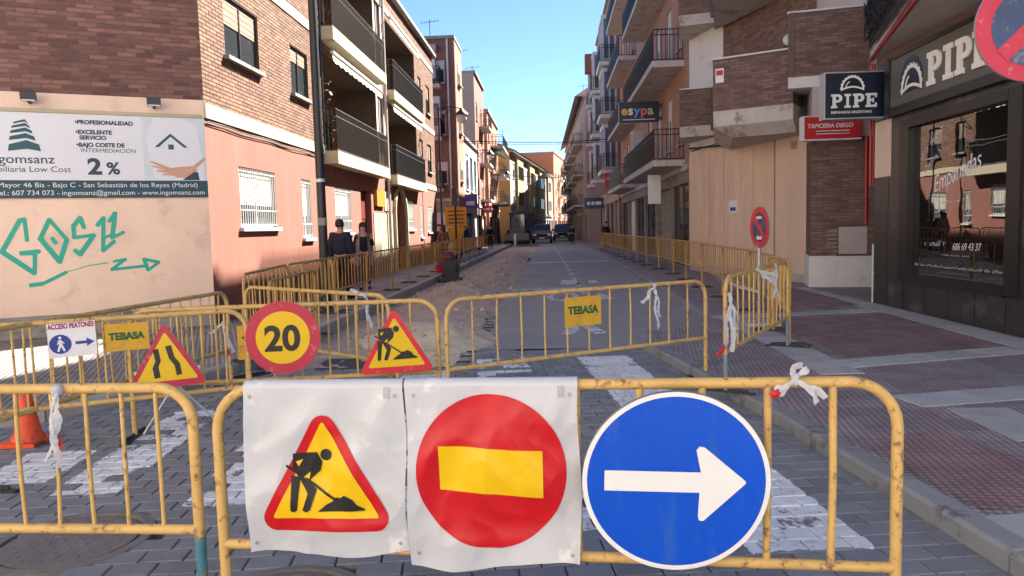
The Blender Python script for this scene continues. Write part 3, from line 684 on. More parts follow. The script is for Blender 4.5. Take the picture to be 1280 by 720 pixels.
b = MB(); panel(b, FL, 0, FL_L, 3.56, 10.0, LG+upw+strip); build('upper_wall', b, 'mortar_light', LB)
bands = [(0, 6.42, 3.56, 3.80), (12.36, 13.58, 3.56, 3.80), (19.62, FL_L, 3.50, 3.74), (0, 6.42, 6.42, 6.64), (12.36, 13.58, 6.42, 6.64), (19.62, FL_L, 6.2, 6.42), (0, FL_L, 9.22, 9.42)]
for u0, u1, v0, v1 in bands:
    b = MB(); b.fbox(FL, u0, u1, v0, v1, -.05, .035); build('cream_band', b, 'cream', LB)
bh = LG+upw+strip+bands+[(12.36, 13.58, 3.5, 9.2)]
bricks(LB, FL, 0, FL_L, 3.80, 10.0, bh, 'brick_light')
b = MB(); panel(b, FL, 12.36, 13.58, 3.8, 9.22, strip, d=.012); build('stair_bay', b, 'beige_wall', LB)
for (u0, u1, v0, v1) in strip: window(LB, FL, u0, v0, u1-u0, v1-v0, -.06, 'alu_white', 'glass_blue', mull=2, sill=False)
# loggias: back wall, ceiling shade, door, slab, railing, awning
for k, (u0, u1, v0, v1, dp) in enumerate(LG):
    b = MB(); b.quad(FL.p(u0, v0, -dp), FL.p(u1, v0, -dp), FL.p(u1, v1, -dp), FL.p(u0, v1, -dp)); build('loggia_wall', b, 'bt_red', LB)
    for uu in (u0+.7, u0+3.4): window(LB, FL, uu, v0+.02, 1.5, 2.1, -dp+.05, 'frame_dark', 'glass', mull=1, sill=False, blind=.35, bm_='blind_dark')
    b = MB(); b.fbox(FL, u0-.02, u1+.05, v0-.32, v0, -.02, .38); build('balcony_slab', b, 'cream', LB)
    m = 'brown_iron' if k < 2 else 'black_iron'; railing(LB, FL, u0+.05, u1, v0+.04, v0+1.05, .33, m, .095 if k < 2 else .115, .3)
    b = MB(); n = 24
    for j in range(n):
        x0 = u0+.2+(u1-u0-.5)*j/n; x1 = u0+.2+(u1-u0-.5)*(j+1)/n
        b.quad(FL.p(x0, v1-.22-.05*(j % 2), .30), FL.p(x1, v1-.22-.05*((j+1) % 2), .30), FL.p(x1, v1+.0, .26), FL.p(x0, v1+.0, .26))
    b.tube([FL.p(u0+.2, v1-.02, .27), FL.p(u1-.3, v1-.02, .27)], .05, 8)
    build('awning', b, 'blind', LB)
# plants hanging in the near loggia
b = MB()
for q in range(70):
    c = FL.p(6.5+abs(random.gauss(0, .22)), random.choice((5.3, 4.6, 6.95, 4.2))+random.gauss(0, .25), random.uniform(-.1, .34)); s = random.uniform(.03, .07)
    a = Vector((random.gauss(0, 1), random.gauss(0, 1), random.gauss(0, 1))).normalized()*s; e = Vector((random.gauss(0, 1), random.gauss(0, 1), random.gauss(0, 1))).normalized()*s
    b.quad(c-a, c-e, c+a, c+e)
mat('leaf', (.05, .065, .04), .7, .3, 9); o = build('balcony_plants', b, 'leaf', LB); o['kind'] = 'stuff'
for (u0, u1, v0, v1) in upw: window(LB, FL, u0, v0, u1-u0, v1-v0, -.06, 'frame_dark', 'glass', blind=random.choice((.3, .55, .45)), bm_='blind_dark', sm='cement')
for k, h in enumerate(low):
    u0, u1, v0, v1 = h[:4]
    if k in (3, 4): continue
    w = window(LB, FL, u0, v0, u1-u0, v1-v0, -.09, 'alu_white', 'glass', blind=.62, sm='white_paint')
    b = MB(); n = max(4, int((u1-u0)/.10))
    for j in range(n+1): uu = u0+.03+(u1-u0-.06)*j/n; b.tube([FL.p(uu, v0+.02, -.01), FL.p(uu, v1-.02, -.01)], .009, 5, False)
    for z in (.05, .32, v1-v0-.08): b.tube([FL.p(u0, v0+z, -.01), FL.p(u1, v0+z, -.01)], .011, 5, False)
    build('grille', b, 'alu_white', LB)
# doors
b = MB(); b.fbox(FL, 9.93, 11.17, .12, 2.83, -.25, -.18)
for z in (.25, 1.1, 2.0): b.fbox(FL, 10.05, 11.05, z, z+.7, -.18, -.165)
d1 = build('door', b, 'door_maroon', LB); b = MB(); b.fbox(FL, 10.1, 10.14, 1.0, 1.2, -.18, -.13); build('handle', b, 'galv', d1)
b = MB(); b.fbox(FL, 14.62, 16.38, .12, 3.03, -.3, -.24); d2 = build('arched_door', b, 'frame_dark', LB); b = MB(); b.fbox(FL, 14.8, 15.45, .9, 2.5, -.24, -.23); b.fbox(FL, 15.55, 16.2, .9, 2.5, -.24, -.23); build('pane', b, 'glass', d2)
b = MB(); arc = []
for s_ in range(13):
    a = math.pi*s_/12; arc.append((15.5-1.02*math.cos(a)*1.0, 2.35+.9*math.sin(a)))
arc = [(14.42, .12)]+[(14.42+.06*0, 2.0)]+[(15.5-1.08*math.cos(math.pi*s_/12), 2.2+1.0*math.sin(math.pi*s_/12)) for s_ in range(13)]+[(16.58, .12)]
b.tube([FL.p(u, v, .03) for u, v in arc], .10, 6); build('door_surround', b, 'cream', LB)
b = MB(); b.fbox(FL, 11.6, 12.8, 2.42, 2.95, .0, .1); b2 = build('shop_board', b, 'orange_sign', LB)
b = MB(); b.fbox(FL, 13.0, 13.65, 2.3, 2.95, .0, .03); build('notice_board', b, 'sign_white', LB)
b = MB(); b.fbox(FL, 11.4, 14.2, .14, 2.2, .0, .02); build('cream_cladding', b, 'beige_far', LB)
b = MB(); b.tube([FL.p(.05+k*.7, 3.50+.02*math.sin(k*2.1), .03) for k in range(10)], .010, 5); b.tube([FL.p(.05+k*.7, 3.46+.015*math.sin(k*1.7+1), .03) for k in range(10)], .008, 5); build('facade_cable', b, 'cable', LB)
# downpipe, roof edge, meter boxes
b = MB(); b.tube([FL.p(13.42, .2, .1), FL.p(13.42, 9.6, .1)], .055, 8); build('downpipe', b, 'slab_conc', LB)
b = MB(); b.tube([FL.p(6.42, 3.9, .05), FL.p(6.42, 9.4, .05)], .03, 6); build('downpipe', b, 'frame_dark', LB)
b = MB(); b.prism([(-5.5, 11.72), (-5.5, 36.8), (-16.2, 36.8), (-14.2, 7.2)], 10.0, 10.14); build('roof', b, 'cement', LB)
# end wall (turned towards the crossing)
EU = Vector((.879, .477, 0)).normalized(); EW = 9.0
EO = Vector((C0[0], C0[1], 0))-EU*EW; FE = Fr(EO, u=(EU.x, EU.y))
b = MB(); panel(b, FE, 0, EW, .45, 3.84); build('end_wall', b, 'beige_wall', LB)
b = MB(); b.fbox(FE, 0, EW-.02, -.15, .45, -.3, .03); build('plinth', b, 'cement', LB)
b = MB(); panel(b, FE, 0, EW, 3.84, 10.0); build('end_wall_upper', b, 'mortar_dark', LB)
bricks(LB, FE, 0, EW, 3.84, 10.0, (), 'brick_dark', single=lambda u, v: u > EW-3.2 and v < 5.4)
b = MB(); b.fbox(FE, 0, EW-.03, 3.545, 3.60, 0, .02); build('cornice', b, 'cream', LB)
b = MB(); b.quad((-5.7, 36.6, -.1), (-16, 36.6, -.1), (-16, 36.6, 10), (-5.7, 36.6, 10)); b.quad((-16, 36.6, -.1), (-13.65, 7.8, -.1), (-13.65, 7.8, 10), (-16, 36.6, 10)); build('rear_wall', b, 'bt_red', LB)
# graffiti: sprayed strokes on the end wall (u measured from the corner)
b = MB()
def stroke(pts, w):
    for k in range(len(pts)-1):
        (a, e), (c, f) = pts[k], pts[k+1]; A = Vector((EW-a, e)); C = Vector((EW-c, f)); t = (C-A); ln = t.length
        if ln < 1e-4: continue
        t /= ln; nn = Vector((-t.y, t.x)); wk = w*random.uniform(.85, 1.15)/2; A2 = A-t*wk*.7; C2 = C+t*wk*.7
        q = [A2-nn*wk*.8, A-nn*wk-0*t, C-nn*wk, C2-nn*wk*.6, C2+nn*wk*.6, C+nn*wk, A+nn*wk, A2+nn*wk*.8]
        dd = .004+.0004*(len(b.f) % 9); b.poly([FE.p(p.x, p.y, dd) for p in q])
def gp(x, y):   # from an 1101x720 enlargement of the wall to metres (u from corner, height)
    px, py = x/4.235, 250+y/4.235
    return (2.93-(px-2)*(2.93-.80)/198.*1.0, 1.44+(316-py)*.0118+(px-2)*.0002)
for st, w in (([(140, 220), (135, 105), (110, 110), (10, 275), (165, 400), (175, 290), (105, 288), (195, 282)], .065), ([(262, 110), (208, 212), (300, 345), (345, 225), (262, 110)], .065), ([(270, 215), (285, 240)], .07),
              ([(440, 160), (425, 105), (385, 150), (385, 215), (490, 205), (410, 310), (385, 285)], .062), ([(515, 150), (550, 110), (535, 295), (600, 245)], .06), ([(580, 130), (615, 85), (590, 225), (655, 195)], .058), ([(540, 222), (600, 205)], .045),
              ([(140, 465), (205, 460), (330, 405)], .055), ([(330, 405), (450, 375), (560, 365)], .012), ([(590, 360), (655, 350), (575, 405), (760, 395)], .05), ([(760, 355), (780, 420), (845, 378), (760, 355)], .05)):
    stroke([gp(*p) for p in st], w)
build('graffiti', b, 'graffiti', LB, label='green spray painted tag on the cream end wall')

# billboard
BBD = thing('billboard', 'white and teal estate agency billboard on the cream end wall', 'billboard', FE.p(EW-2.3, 2.25, .05))
def bu(u): return EW-u
b = MB(); b.fbox(FE, bu(4.35), bu(.0), 2.25, 3.53, .004, .05); build('board', b, 'bb_white', BBD)
b = MB(); b.fbox(FE, bu(4.35), bu(.0), 2.25, 2.52, .05, .054); build('teal_strip', b, 'teal_dark', BBD)
b = MB(); b.fbox(FE, bu(.93), bu(.0), 2.52, 3.53, .05, .053); build('photo_panel', b, 'bb_grey', BBD)
b = MB(); b.fprism(FE, [(bu(.78), 2.53), (bu(.05), 2.53), (bu(.05), 2.7), (bu(.12), 3.4), (bu(.3), 3.52), (bu(.75), 3.52), (bu(.88), 3.2)], .053, .055); build('shirt', b, 'bb_white', BBD)
b = MB(); b.fprism(FE, [(bu(.60), 2.66), (bu(.46), 2.57), (bu(.26), 2.56), (bu(.14), 2.70), (bu(.22), 2.76), (bu(.42), 2.74), (bu(.56), 2.72)], .055, .058); hp = build('hand_picture', b, 'bb_skin', BBD)
for k, (a, c, w) in enumerate((((.56, 2.71), (.82, 2.82), .045), ((.56, 2.69), (.80, 2.75), .045), ((.54, 2.66), (.74, 2.68), .045), ((.50, 2.62), (.66, 2.62), .04), ((.20, 2.73), (.03, 2.88), .06))):
    A = Vector((bu(a[0]), a[1])); C = Vector((bu(c[0]), c[1])); t_ = (C-A).normalized(); n_ = Vector((-t_.y, t_.x))*w/2; b = MB(); b.fprism(FE, [tuple(A-n_), tuple(C-n_*.6), tuple(C+t_*.02), tuple(C+n_*.6), tuple(A+n_)], .055, .0585+.0004*k); build('finger', b, 'bb_skin', hp)
b = MB(); b.fprism(FE, [(bu(.38), 2.53), (bu(.12), 2.53), (bu(.14), 2.66), (bu(.2), 2.66)], .055, .0595); build('sleeve_picture', b, 'bb_text', BBD)
b = MB()
b.fprism(FE, [(bu(.76), 3.055), (bu(.70), 3.055), (bu(.52), 3.225), (bu(.33), 3.055), (bu(.27), 3.055), (bu(.52), 3.275)], .055, .058); b.fbox(FE, bu(.56), bu(.48), 3.02, 3.10, .055, .058); build('house_picture', b, 'teal', BBD)
b = MB()   # building logo: stacked slanting tiers
for k, (z0, wl, wr) in enumerate(((2.955, .22, .20), (3.115, .20, .14), (3.215, .18, .11), (3.295, .16, .08), (3.36, .13, .055))):
    h = (.13, .075, .058, .045, .035)[k]; c = 2.52
    b.fprism(FE, [(bu(c+wl), z0), (bu(c-.02), z0+.035), (bu(c-.02), z0+.035+h), (bu(c+wl*.93), z0+h*.75)], .05, .054)
    b.fprism(FE, [(bu(c-.02), z0+.035), (bu(c-wr), z0), (bu(c-wr*.9), z0+h*.8), (bu(c-.02), z0+.035+h)], .05, .0545)
build('logo', b, 'teal', BBD)
text('ingomsanz', .185, 'bb_text', FE, bu(3.02), 2.775, .05, BBD, sx=1.12, bold=.001)
text('Inmobiliaria Low Cost', .125, 'bb_text', FE, bu(3.18), 2.645, .05, BBD, sx=1.1)
for s, u, v in (('•PROFESIONALIDAD', 1.85, 3.385), ('•EXCELENTE', 1.85, 3.235), ('  SERVICIO', 1.85, 3.150), ('•BAJO COSTE DE', 1.85, 3.040), ('  INTERMEDIACIÓN', 1.85, 2.955)):
    text(s, .085, 'bb_text', FE, bu(u), v, .05, BBD, bold=.0042 if 'Ó' not in s else .0, sx=1.03 if 'Ó' not in s else 1.1)
text('2', .34, 'bb_text', FE, bu(1.72), 2.62, .05, BBD, bold=.012, sx=1.15); text('%', .26, 'bb_text', FE, bu(1.46), 2.62, .05, BBD, bold=.007, sx=1.05)
text('C/ Mayor 46 Bis - Bajo C - San Sebastián de los Reyes (Madrid)', .103, 'bb_white', FE, bu(.15), 2.415, .054, BBD, align='RIGHT', bold=.0, sx=1.1)
text('Tel.: 607 734 073 - ingomsanz@gmail.com - www.ingomsanz.com', .103, 'bb_white', FE, bu(.05), 2.295, .054, BBD, align='RIGHT', bold=.0, sx=1.06)
for k, u in enumerate((2.41, .73)):
    t = thing('floodlight', ['grey floodlight above the logo of the billboard', 'grey floodlight above the lettering near the corner'][k], 'floodlight', FE.p(bu(u), 3.74, 0), group='billboard floodlights')
    b = MB(); b.fbox(FE, bu(u)-.02, bu(u)+.02, 3.66, 3.70, .02, .22); build('bracket', b, 'dark_steel', t)
    b = MB(); b.fbox(FE, bu(u)-.10, bu(u)+.10, 3.69, 3.80, .16, .28)
    for j in range(5): b.fbox(FE, bu(u)-.09+.04*j, bu(u)-.08+.04*j, 3.80, 3.83, .17, .27)
    build('housing', b, 'dark_steel', t); b = MB(); b.fbox(FE, bu(u)-.085, bu(u)+.085, 3.675, 3.69, .165, .275); build('lens', b, 'alu', t)

# ================================================================== RIGHT: SHOP BUILDING
PB = thing('shop_building', 'dark fronted snack shop building with large display window on the right', 'building', (9, 8, 0))
FP = Fr((5.8, 13.7), n=(-1, 0))
sh = [(1.22, 4.0, .62, 3.14, .14), (4.7, 5.9, .1, 3.0, .2)]
b = MB(); panel(b, FP, 0, 6.6, 0, 4.3, sh); build('shopfront_wall', b, 'granite_dark', PB)
for k in range(6):       # polished stone slabs left and below the window
    pass
tiles = [(.02, .56, .02, .62), (.58, 1.14, .02, .62), (.02, .56, .64, 1.5), (.58, 1.0, .64, 1.5), (.02, .56, 1.52, 2.3), (.58, 1.0, 1.52, 2.3)]+[(1.16+.7*i, 1.84+.7*i, .02, .56) for i in range(5)]
for (u0, u1, v0, v1) in tiles: b = MB(); b.fbox(FP, u0, u1, v0, v1, -.01, .015+random.uniform(0, .003)); build('stone_slab', b, 'granite_dark', PB)
b = MB(); b.fbox(FP, .02, .62, 2.33, 3.3, -.01, .02); build('beige_slab', b, 'panel_beige', PB)
b = MB(); b.fbox(FP, -.015, .02, .05, 1.15, -.02, .03); build('corner_guard', b, 'sign_white', PB)
b = MB()
b.fbox(FP, 1.0, 1.30, .58, 3.2, -.1, .04); b.fbox(FP, 3.92, 4.2, .58, 3.2, -.1, .04); b.fbox(FP, 1.3, 3.92, .56, .72, -.1, .05); b.fbox(FP, 1.3, 3.92, 3.06, 3.2, -.1, .045)
wf = build('shop_window', b, 'shop_frame', PB)
b = MB(); b.fbox(FP, 1.3, 3.92, .72, 3.06, -.09, -.06); build('pane', b, 'shop_glass', wf)
d = -.06
text('Empanadas', .36, 'sign_white', FP, 1.95, 1.98, d, wf, shear=.35, rot=R(14), ext=.001, sx=.8)
text('686 69 43 37', .15, 'sign_white', FP, 2.5, 1.12, d, wf, ext=.001, shear=.2, sx=.9, rot=R(1))
for k in range(30): pass
b = MB()
def dashes(u0, v0, n, step, h, rot, seed):
    rr = random.Random(seed); c, s_ = math.cos(rot), math.sin(rot)
    for k in range(n):
        if rr.random() < .12: continue
        x = k*step; w = step*rr.uniform(.5, .85); hh = h*rr.choice((.6, .7, 1.))
        for (a, e, w2, h2) in ((x, 0, w*.28, hh), (x, hh*rr.random()*.8, w, h*.22)):
            q = [(a, e), (a+w2, e), (a+w2, e+h2), (a, e+h2)]; b.poly([FP.p(u0+p*c-r_*s_, v0+p*s_+r_*c, d+.0012+.0003*(k % 3)) for p, r_ in q])
dashes(1.55, 2.50, 15, .055, .10, R(33), 1); dashes(1.68, 2.30, 10, .055, .10, R(33), 2); dashes(2.2, 1.80, 15, .045, .05, R(2), 3); dashes(1.7, 1.16, 12, .05, .09, R(1), 4); dashes(1.4, .84, 52, .045, .05, 0, 5); dashes(2.2, 1.03, 22, .035, .025, 0, 6)
build('window_lettering', b, 'sign_white', wf, kind='stuff')
b = MB(); b.fbox(FP, 4.72, 5.88, .1, 2.98, -.18, -.12); build('door', b, 'shop_frame', PB)
# fascia sign with lettering
b = MB(); b.fbox(FP, .78, 6.4, 3.44, 4.22, -.02, .10); fs = build('fascia', b, 'sign_taupe', PB)
b = MB(); b.fbox(FP, .74, 6.4, 3.30, 3.44, -.02, .12); b.fbox(FP, .74, 6.4, 4.22, 4.28, -.02, .13); b.fbox(FP, .62, .78, 3.3, 4.28, -.02, .13); build('fascia_trim', b, 'shop_frame', PB)
def slab_letter(b, F, ch, u, v, w, h, d, e=.02):
    """slab serif capital as overlapping bars, each a little deeper than the last"""
    st = w*.30; sf = h*.16; k = [0]
    def bar(u0, u1, v0, v1):
        b.fbox(F, u+u0, u+u1, v+v0, v+v1, d, d+e+.0008*k[0]); k[0] += 1
    x0 = w*.13
    if ch == 'I':
        bar(w*.5-st/2, w*.5+st/2, sf, h-sf); bar(w*.12, w*.88, 0, sf); bar(w*.12, w*.88, h-sf, h); return
    bar(x0, x0+st, 0, h); bar(0, x0+st+w*.12, 0, sf)
    if ch == 'P':
        bar(0, x0+st, h-sf, h); cy = h*.70; ro, ri = h*.30, h*.13; cx = w*.62; n = 12
        bar(x0+st, cx, h-(ro-ri), h); bar(x0+st, cx, h*.40, h*.40+(ro-ri))
        for j in range(n):
            a0, a1 = -math.pi/2+math.pi*j/n, -math.pi/2+math.pi*(j+1)/n; rx = (w-cx)
            q = [(cx+rx*ri/ro*.6*math.cos(a0), cy+ri*math.sin(a0)), (cx+rx*math.cos(a0), cy+ro*math.sin(a0)), (cx+rx*math.cos(a1), cy+ro*math.sin(a1)), (cx+rx*ri/ro*.6*math.cos(a1), cy+ri*math.sin(a1))]
            b.fprism(F, [(u+p, v+z) for p, z in q], d, d+e)
    if ch == 'E':
        bar(0, w, h-sf, h); bar(x0+st, w, 0, sf*1.02); bar(x0+st, w*.72, h*.43, h*.43+sf); bar(w-st*.55, w, 0, h*.30); bar(w-st*.55, w, h*.70, h); bar(w*.6, w*.74, h*.34, h*.66)
def pasty(b, F, u, v, s, d, e=.01):
    """half moon snack logo: scalloped crescent outline with an inner highlight"""
    n = 22; ro, ri = s*.5, s*.42
    for j in range(n):
        a0, a1 = math.pi*j/n, math.pi*(j+1)/n; r2 = ro+(.02*s if j % 2 else -.01*s)
        q = [(u+ri*math.cos(a0), v+ri*math.sin(a0)*1.15), (u+r2*math.cos(a0), v+r2*math.sin(a0)*1.15), (u+r2*math.cos(a1), v+r2*math.sin(a1)*1.15), (u+ri*math.cos(a1), v+ri*math.sin(a1)*1.15)]
        b.fprism(F, q, d, d+e)
    pts = [(u-ro*.98+ro*1.96*j/10, v+.13*s*math.sin(math.pi*j/10)-.02*s) for j in range(11)]
    for (a, c), (f, g) in zip(pts, pts[1:]): b.fprism(F, [(a, c-.05*s), (f, g-.05*s), (f, g+.02*s), (a, c+.02*s)], d, d+e+.001)
    for j in range(5):
        a0, a1 = R(115+12*j), R(115+12*(j+1)); r0, r1 = s*.27, s*.31
        b.fprism(F, [(u+r0*math.cos(a0), v+r0*math.sin(a0)*1.2), (u+r1*math.cos(a0), v+r1*math.sin(a0)*1.2), (u+r1*math.cos(a1), v+r1*math.sin(a1)*1.2), (u+r0*math.cos(a1), v+r0*math.sin(a1)*1.2)][::-1], d, d+e)
b = MB(); uu = 2.03
for ch, w in (('P', .39), ('I', .31), ('P', .39), ('E', .39)): slab_letter(b, FP, ch, uu, 3.57, w, .49, .10, .03); uu += w+.04
build('lettering', b, 'letter_cream', fs)
b = MB(); b.fprism(FP, [(1.12, 3.56), (1.3, 3.60), (1.7, 3.60), (1.88, 3.56), (1.86, 3.9), (1.7, 4.1), (1.5, 4.16), (1.3, 4.1), (1.14, 3.9)], .10, .104); build('logo_ground', b, 'navy_box', fs)
b = MB(); pasty(b, FP, 1.52, 3.63, .68, .105); build('logo', b, 'letter_cream', fs)
# balcony slab over the shop, its coloured edge, cables and clutter
PT = [(5.8, 13.95), (4.80, 10.05), (4.8, 7.4), (5.8, 7.4)]
b = MB(); b.prism(PT, 4.42, 4.60); build('balcony_slab', b, 'soffit', PB)
b = MB(); b.tube([(5.80, 14.0, 4.45), (4.76, 10.02, 4.45), (4.76, 7.4, 4.45)], .035, 6); build('slab_edge', b, 'red_pipe', PB)
b = MB(); b.tube([(5.84, 14.0, 4.53), (4.74, 9.98, 4.55), (4.74, 7.4, 4.55)], .02, 6); build('edge_cable', b, 'cement', PB)
b = MB()
Fd = Fr((5.74, 13.9), u=(-1.0/4.03, -3.9/4.03))
for k in range(34): u = .1+k*.115; b.tube([Fd.p(u, 4.6, 0), Fd.p(u, 5.7, 0)], .009, 5, False)
b.tube([Fd.p(0, 5.7, 0), Fd.p(4.0, 5.7, 0)], .022, 6); b.tube([Fd.p(0, 4.68, 0), Fd.p(4.0, 4.68, 0)], .015, 6); build('railing', b, 'black_iron', PB)
b = MB()
for k in range(16):
    p = [Fd.p(.05+3.7*j/9, 4.7+.8*random.random(), .05+.05*random.random()) for j in range(10)]; b.tube(p, .012, 5)
build('hanging_cables', b, 'cable', PB)
# upper floors
up = [(u, u+1.3, v, v+1.3) for v in (5.5, 8.4, 11.3, 14.0) for u in (1.2, 4.5)]
b = MB(); panel(b, FP, 0, 6.6, 4.3, 16.8, up); build('upper_wall', b, 'bt_brown', PB)
for (u0, u1, v0, v1) in up: window(PB, FP, u0, v0, u1-u0, v1-v0, -.08, 'alu', 'glass', blind=.4)
b = MB(); b.quad((5.8, 13.7, -.1), (18, 13.7, -.1), (18, 13.7, 16.8), (5.8, 13.7, 16.8)); b.quad((18, 13.7, -.1), (18, 7.1, -.1), (18, 7.1, 16.8), (18, 13.7, 16.8)); b.quad((5.8, 7.1, -.1), (18, 7.1, -.1), (18, 7.1, 16.8), (5.8, 7.1, 16.8)); build('side_wall', b, 'bt_brown', PB)
b = MB(); b.prism([(5.6, 13.8), (5.6, 7.0), (18.1, 7.0), (18.1, 13.8)], 16.8, 17.0); build('roof', b, 'cement', PB)
b = MB()
for k, (x, m_) in enumerate(((5.86, 0), (5.93, 0))): b.tube([(x-.02, 14.0+.04*k, 2.2), (x-.02, 14.0+.04*k, 4.4)], .022, 6)
build('pipe', b, 'red_pipe', PB)
b = MB(); b.tube([(5.92, 13.85, .1), (5.92, 13.85, 4.3)], .03, 6); build('pipe', b, 'green_pipe', PB)

# hanging light box sign
FH = Fr((4.76, 13.28), n=(0, -1)); HS = thing('hanging_sign', 'navy box sign with white snack logo projecting from the dark shop', 'sign', (5.25, 13.4, 3.36))
b = MB(); b.fbox(FH, 0, .99, 3.36, 4.12, -.22, 0); build('box', b, 'navy_box', HS)
b = MB(); b.fbox(FH, -.02, 0, 3.34, 4.14, -.23, .01); b.fbox(FH, 0, .99, 4.12, 4.14, -.23, .01); b.fbox(FH, 0, .99, 3.34, 3.36, -.23, .01); build('frame', b, 'galv', HS)
b = MB(); uu = .10
for ch, w in (('P', .19), ('I', .14), ('P', .19), ('E', .19)): slab_letter(b, FH, ch, uu, 3.53, w, .235, 0, .008); uu += w+.02
build('lettering', b, 'sign_white', HS); b = MB(); pasty(b, FH, .46, 3.845, .40, 0, .006); build('logo', b, 'letter_cream', HS)
text('EMPANADAS ARGENTINAS', .062, 'sign_white', FH, .10, 3.435, 0, HS, sx=.92, bold=.001)
b = MB(); b.box(5.73, 5.82, 13.3, 13.46, 3.5, 3.6); b.box(5.73, 5.82, 13.3, 13.46, 3.9, 4.0); build('bracket', b, 'dark_steel', HS)

# ================================================================== RIGHT: UPHOLSTERY CORNER BUILDING (brown brick balconies)
UB = thing('balcony_building', 'brown brick building with stepped parapet balconies over beige panels', 'building', (8, 20, 0))
A2, B2 = Vector((6.2, 17.9)), Vector((4.45, 24.2)); F2 = Fr((B2.x, B2.y), u=(A2-B2)); W2 = (A2-B2).length
sp_ = [0, .06, 2.22, 2.25, 3.83, 3.86, W2]
for (u0, u1) in ((.0, 2.20), (2.25, 3.81), (3.86, W2-.0)):
    b = MB(); b.fbox(F2, u0, u1, .05, 3.78, -.2, .02); build('wall_panel', b, 'panel_beige', UB)
b = MB(); panel(b, F2, 0, W2, -.1, 3.8); build('ground_floor_wall', b, 'cream', UB)
b = MB(); b.quad(F2.p(2.2, 3.8), F2.p(W2, 3.8), F2.p(W2, 15.4), F2.p(2.2, 15.4)); build('upper_wall', b, 'mortar_brown', UB)
b = MB(); b.fbox(F2, 0, 2.2, 3.8, 15.4, -.1, .0); build('white_bay', b, 'white_paint', UB)
bricks(UB, F2, 2.2, W2, 5.2, 12.5, (), 'brick_brown', name='brick')
FC = Fr((5.83, 17.08), u=(1.16, -.28)); 
b = MB(); b.fbox(FC, 0, 3.2, .78, 3.42, -1.2, 0); build('pier', b, 'mortar_brown', UB); bricks(UB, FC, 0, 1.5, .80, 3.42, [(.55, 1.18, .78, 1.46)], 'brick_brown')
FCs = Fr((5.83+.3, 17.08+1.1), n=(-.97, .235)); b = MB()
b = MB(); b.fbox(FC, -.04, .52, 0, .80, -1.2, .045); b.fbox(FC, .523, 1.6, 0, .79, -1.2, .04); build('white_base', b, 'white_paint', UB)
b = MB(); b.fbox(FC, .01, 3.2, 3.42, 4.56, -1.2, -.01); build('plaster_band', b, 'plaster_mauve', UB)
b = MB(); b.fbox(FC, .58, 1.16, .84, 1.44, -.02, .03); build('meter_box', b, 'plaster_mauve', UB)
b = MB()
for k in range(6): b.fbox(FC, .34, .56, .88+.09*k, .93+.09*k, 0, .03)
build('vent', b, 'cement', UB)
b = MB(); b.tube([FC.p(1.12, 1.5, .05), FC.p(1.12, 3.4, .05)], .03, 6); build('pipe', b, 'red_pipe', UB)
BOX = {'corner': [(5.35, 17.2), (6.93, 16.82), (7.3, 18.2), (5.75, 18.1)], 'mid': [(3.95, 18.4), (5.56, 17.5), (6.1, 18.4), (4.78, 22.1)], 'far': [(3.83, 22.4), (4.88, 22.1), (4.95, 24.1), (4.12, 24.1)]}
LEV = {'corner': (4.56, 4.80, 6.2), 'mid': (3.92, 4.28, 5.5), 'far': (4.15, 4.45, 5.52)}
for key, q in BOX.items():
    s0, s1, tp = LEV[key]
    for fl in range(4):
        dz = fl*3.2
        cx = sum(p[0] for p in q)/4; cy = sum(p[1] for p in q)/4
        b = MB()
        if key == 'mid' and fl == 0:   # slab with sloping underside
            n = 4; lo = [(cx+(x-cx)*.80+.25, cy+(y-cy)*.85) for x, y in q]; i = len(b.v)
            b.v += [(x, y, s0+dz-.26) for x, y in lo]+[(x, y, s0+dz) for x, y in q]+[(x, y, s1+dz) for x, y in q]
            for r_ in (0, 4):
                for k in range(4): b.face((i+r_+k, i+r_+(k+1) % 4, i+r_+4+(k+1) % 4, i+r_+4+k))
            b.face((i+3, i+2, i+1, i)); b.face((i+8, i+9, i+10, i+11))
        else: b.prism(q, s0+dz, s1+dz)
        build('balcony_slab', b, 'slab_conc' if key != 'corner' else 'white_paint', UB)
        # parapet walls, near face in single courses of brick
        for (a, c) in zip(q, q[1:]+q[:1]):
            if key != 'corner' and (a, c) == (q[2], q[3]): pass
            G = Fr(a, u=(c[0]-a[0], c[1]-a[1])); w = math.hypot(c[0]-a[0], c[1]-a[1])
            b = MB(); b.fbox(G, .005, w-.005, s1+dz, tp+dz, -.13, -.012); build('parapet', b, 'mortar_brown', UB)
            if (a, c) in ((q[0], q[1]), (q[3], q[0])): bricks(UB, G, 0, w, s1+dz+.002, tp+dz, (), 'brick_brown', d=-.012, pr=.012)
            b = MB(); b.fbox(G, -.02, w+.02, tp+dz, tp+dz+.035, -.16, .015); build('coping', b, 'white_paint', UB)
Fn = Fr(BOX['mid'][0], u=(1.61, -.9))
b = MB(); b.fbox(Fn, .06, .26, 4.95, 5.28, .002, .012); build('notice', b, 'sign_white', UB); b = MB(); b.fbox(Fn, .08, .24, 5.12, 5.24, .012, .014); build('notice_print', b, 'print_red', UB)
b = MB(); b.fbox(F2, 2.55, 3.0, 1.86, 2.22, .02, .03); nt = build('notice', b, 'sign_white', UB); b = MB(); b.fbox(F2, 2.62, 2.93, 1.93, 2.03, .03, .032); build('notice_print', b, 'paper_blue', nt)
b = MB(); c = F2.p(W2-.95, 6.0, .1); b.lathe((0, 0, 0), [(.02, -.1), (.09, -.085), (.13, -.03), (.135, .03), (.09, .085), (.02, .1)], 16)
b.v = [(c.x+x, c.y+z*.5, c.z+y) for x, y, z in b.v]; build('wall_lamp', b, 'sign_white', UB, True)
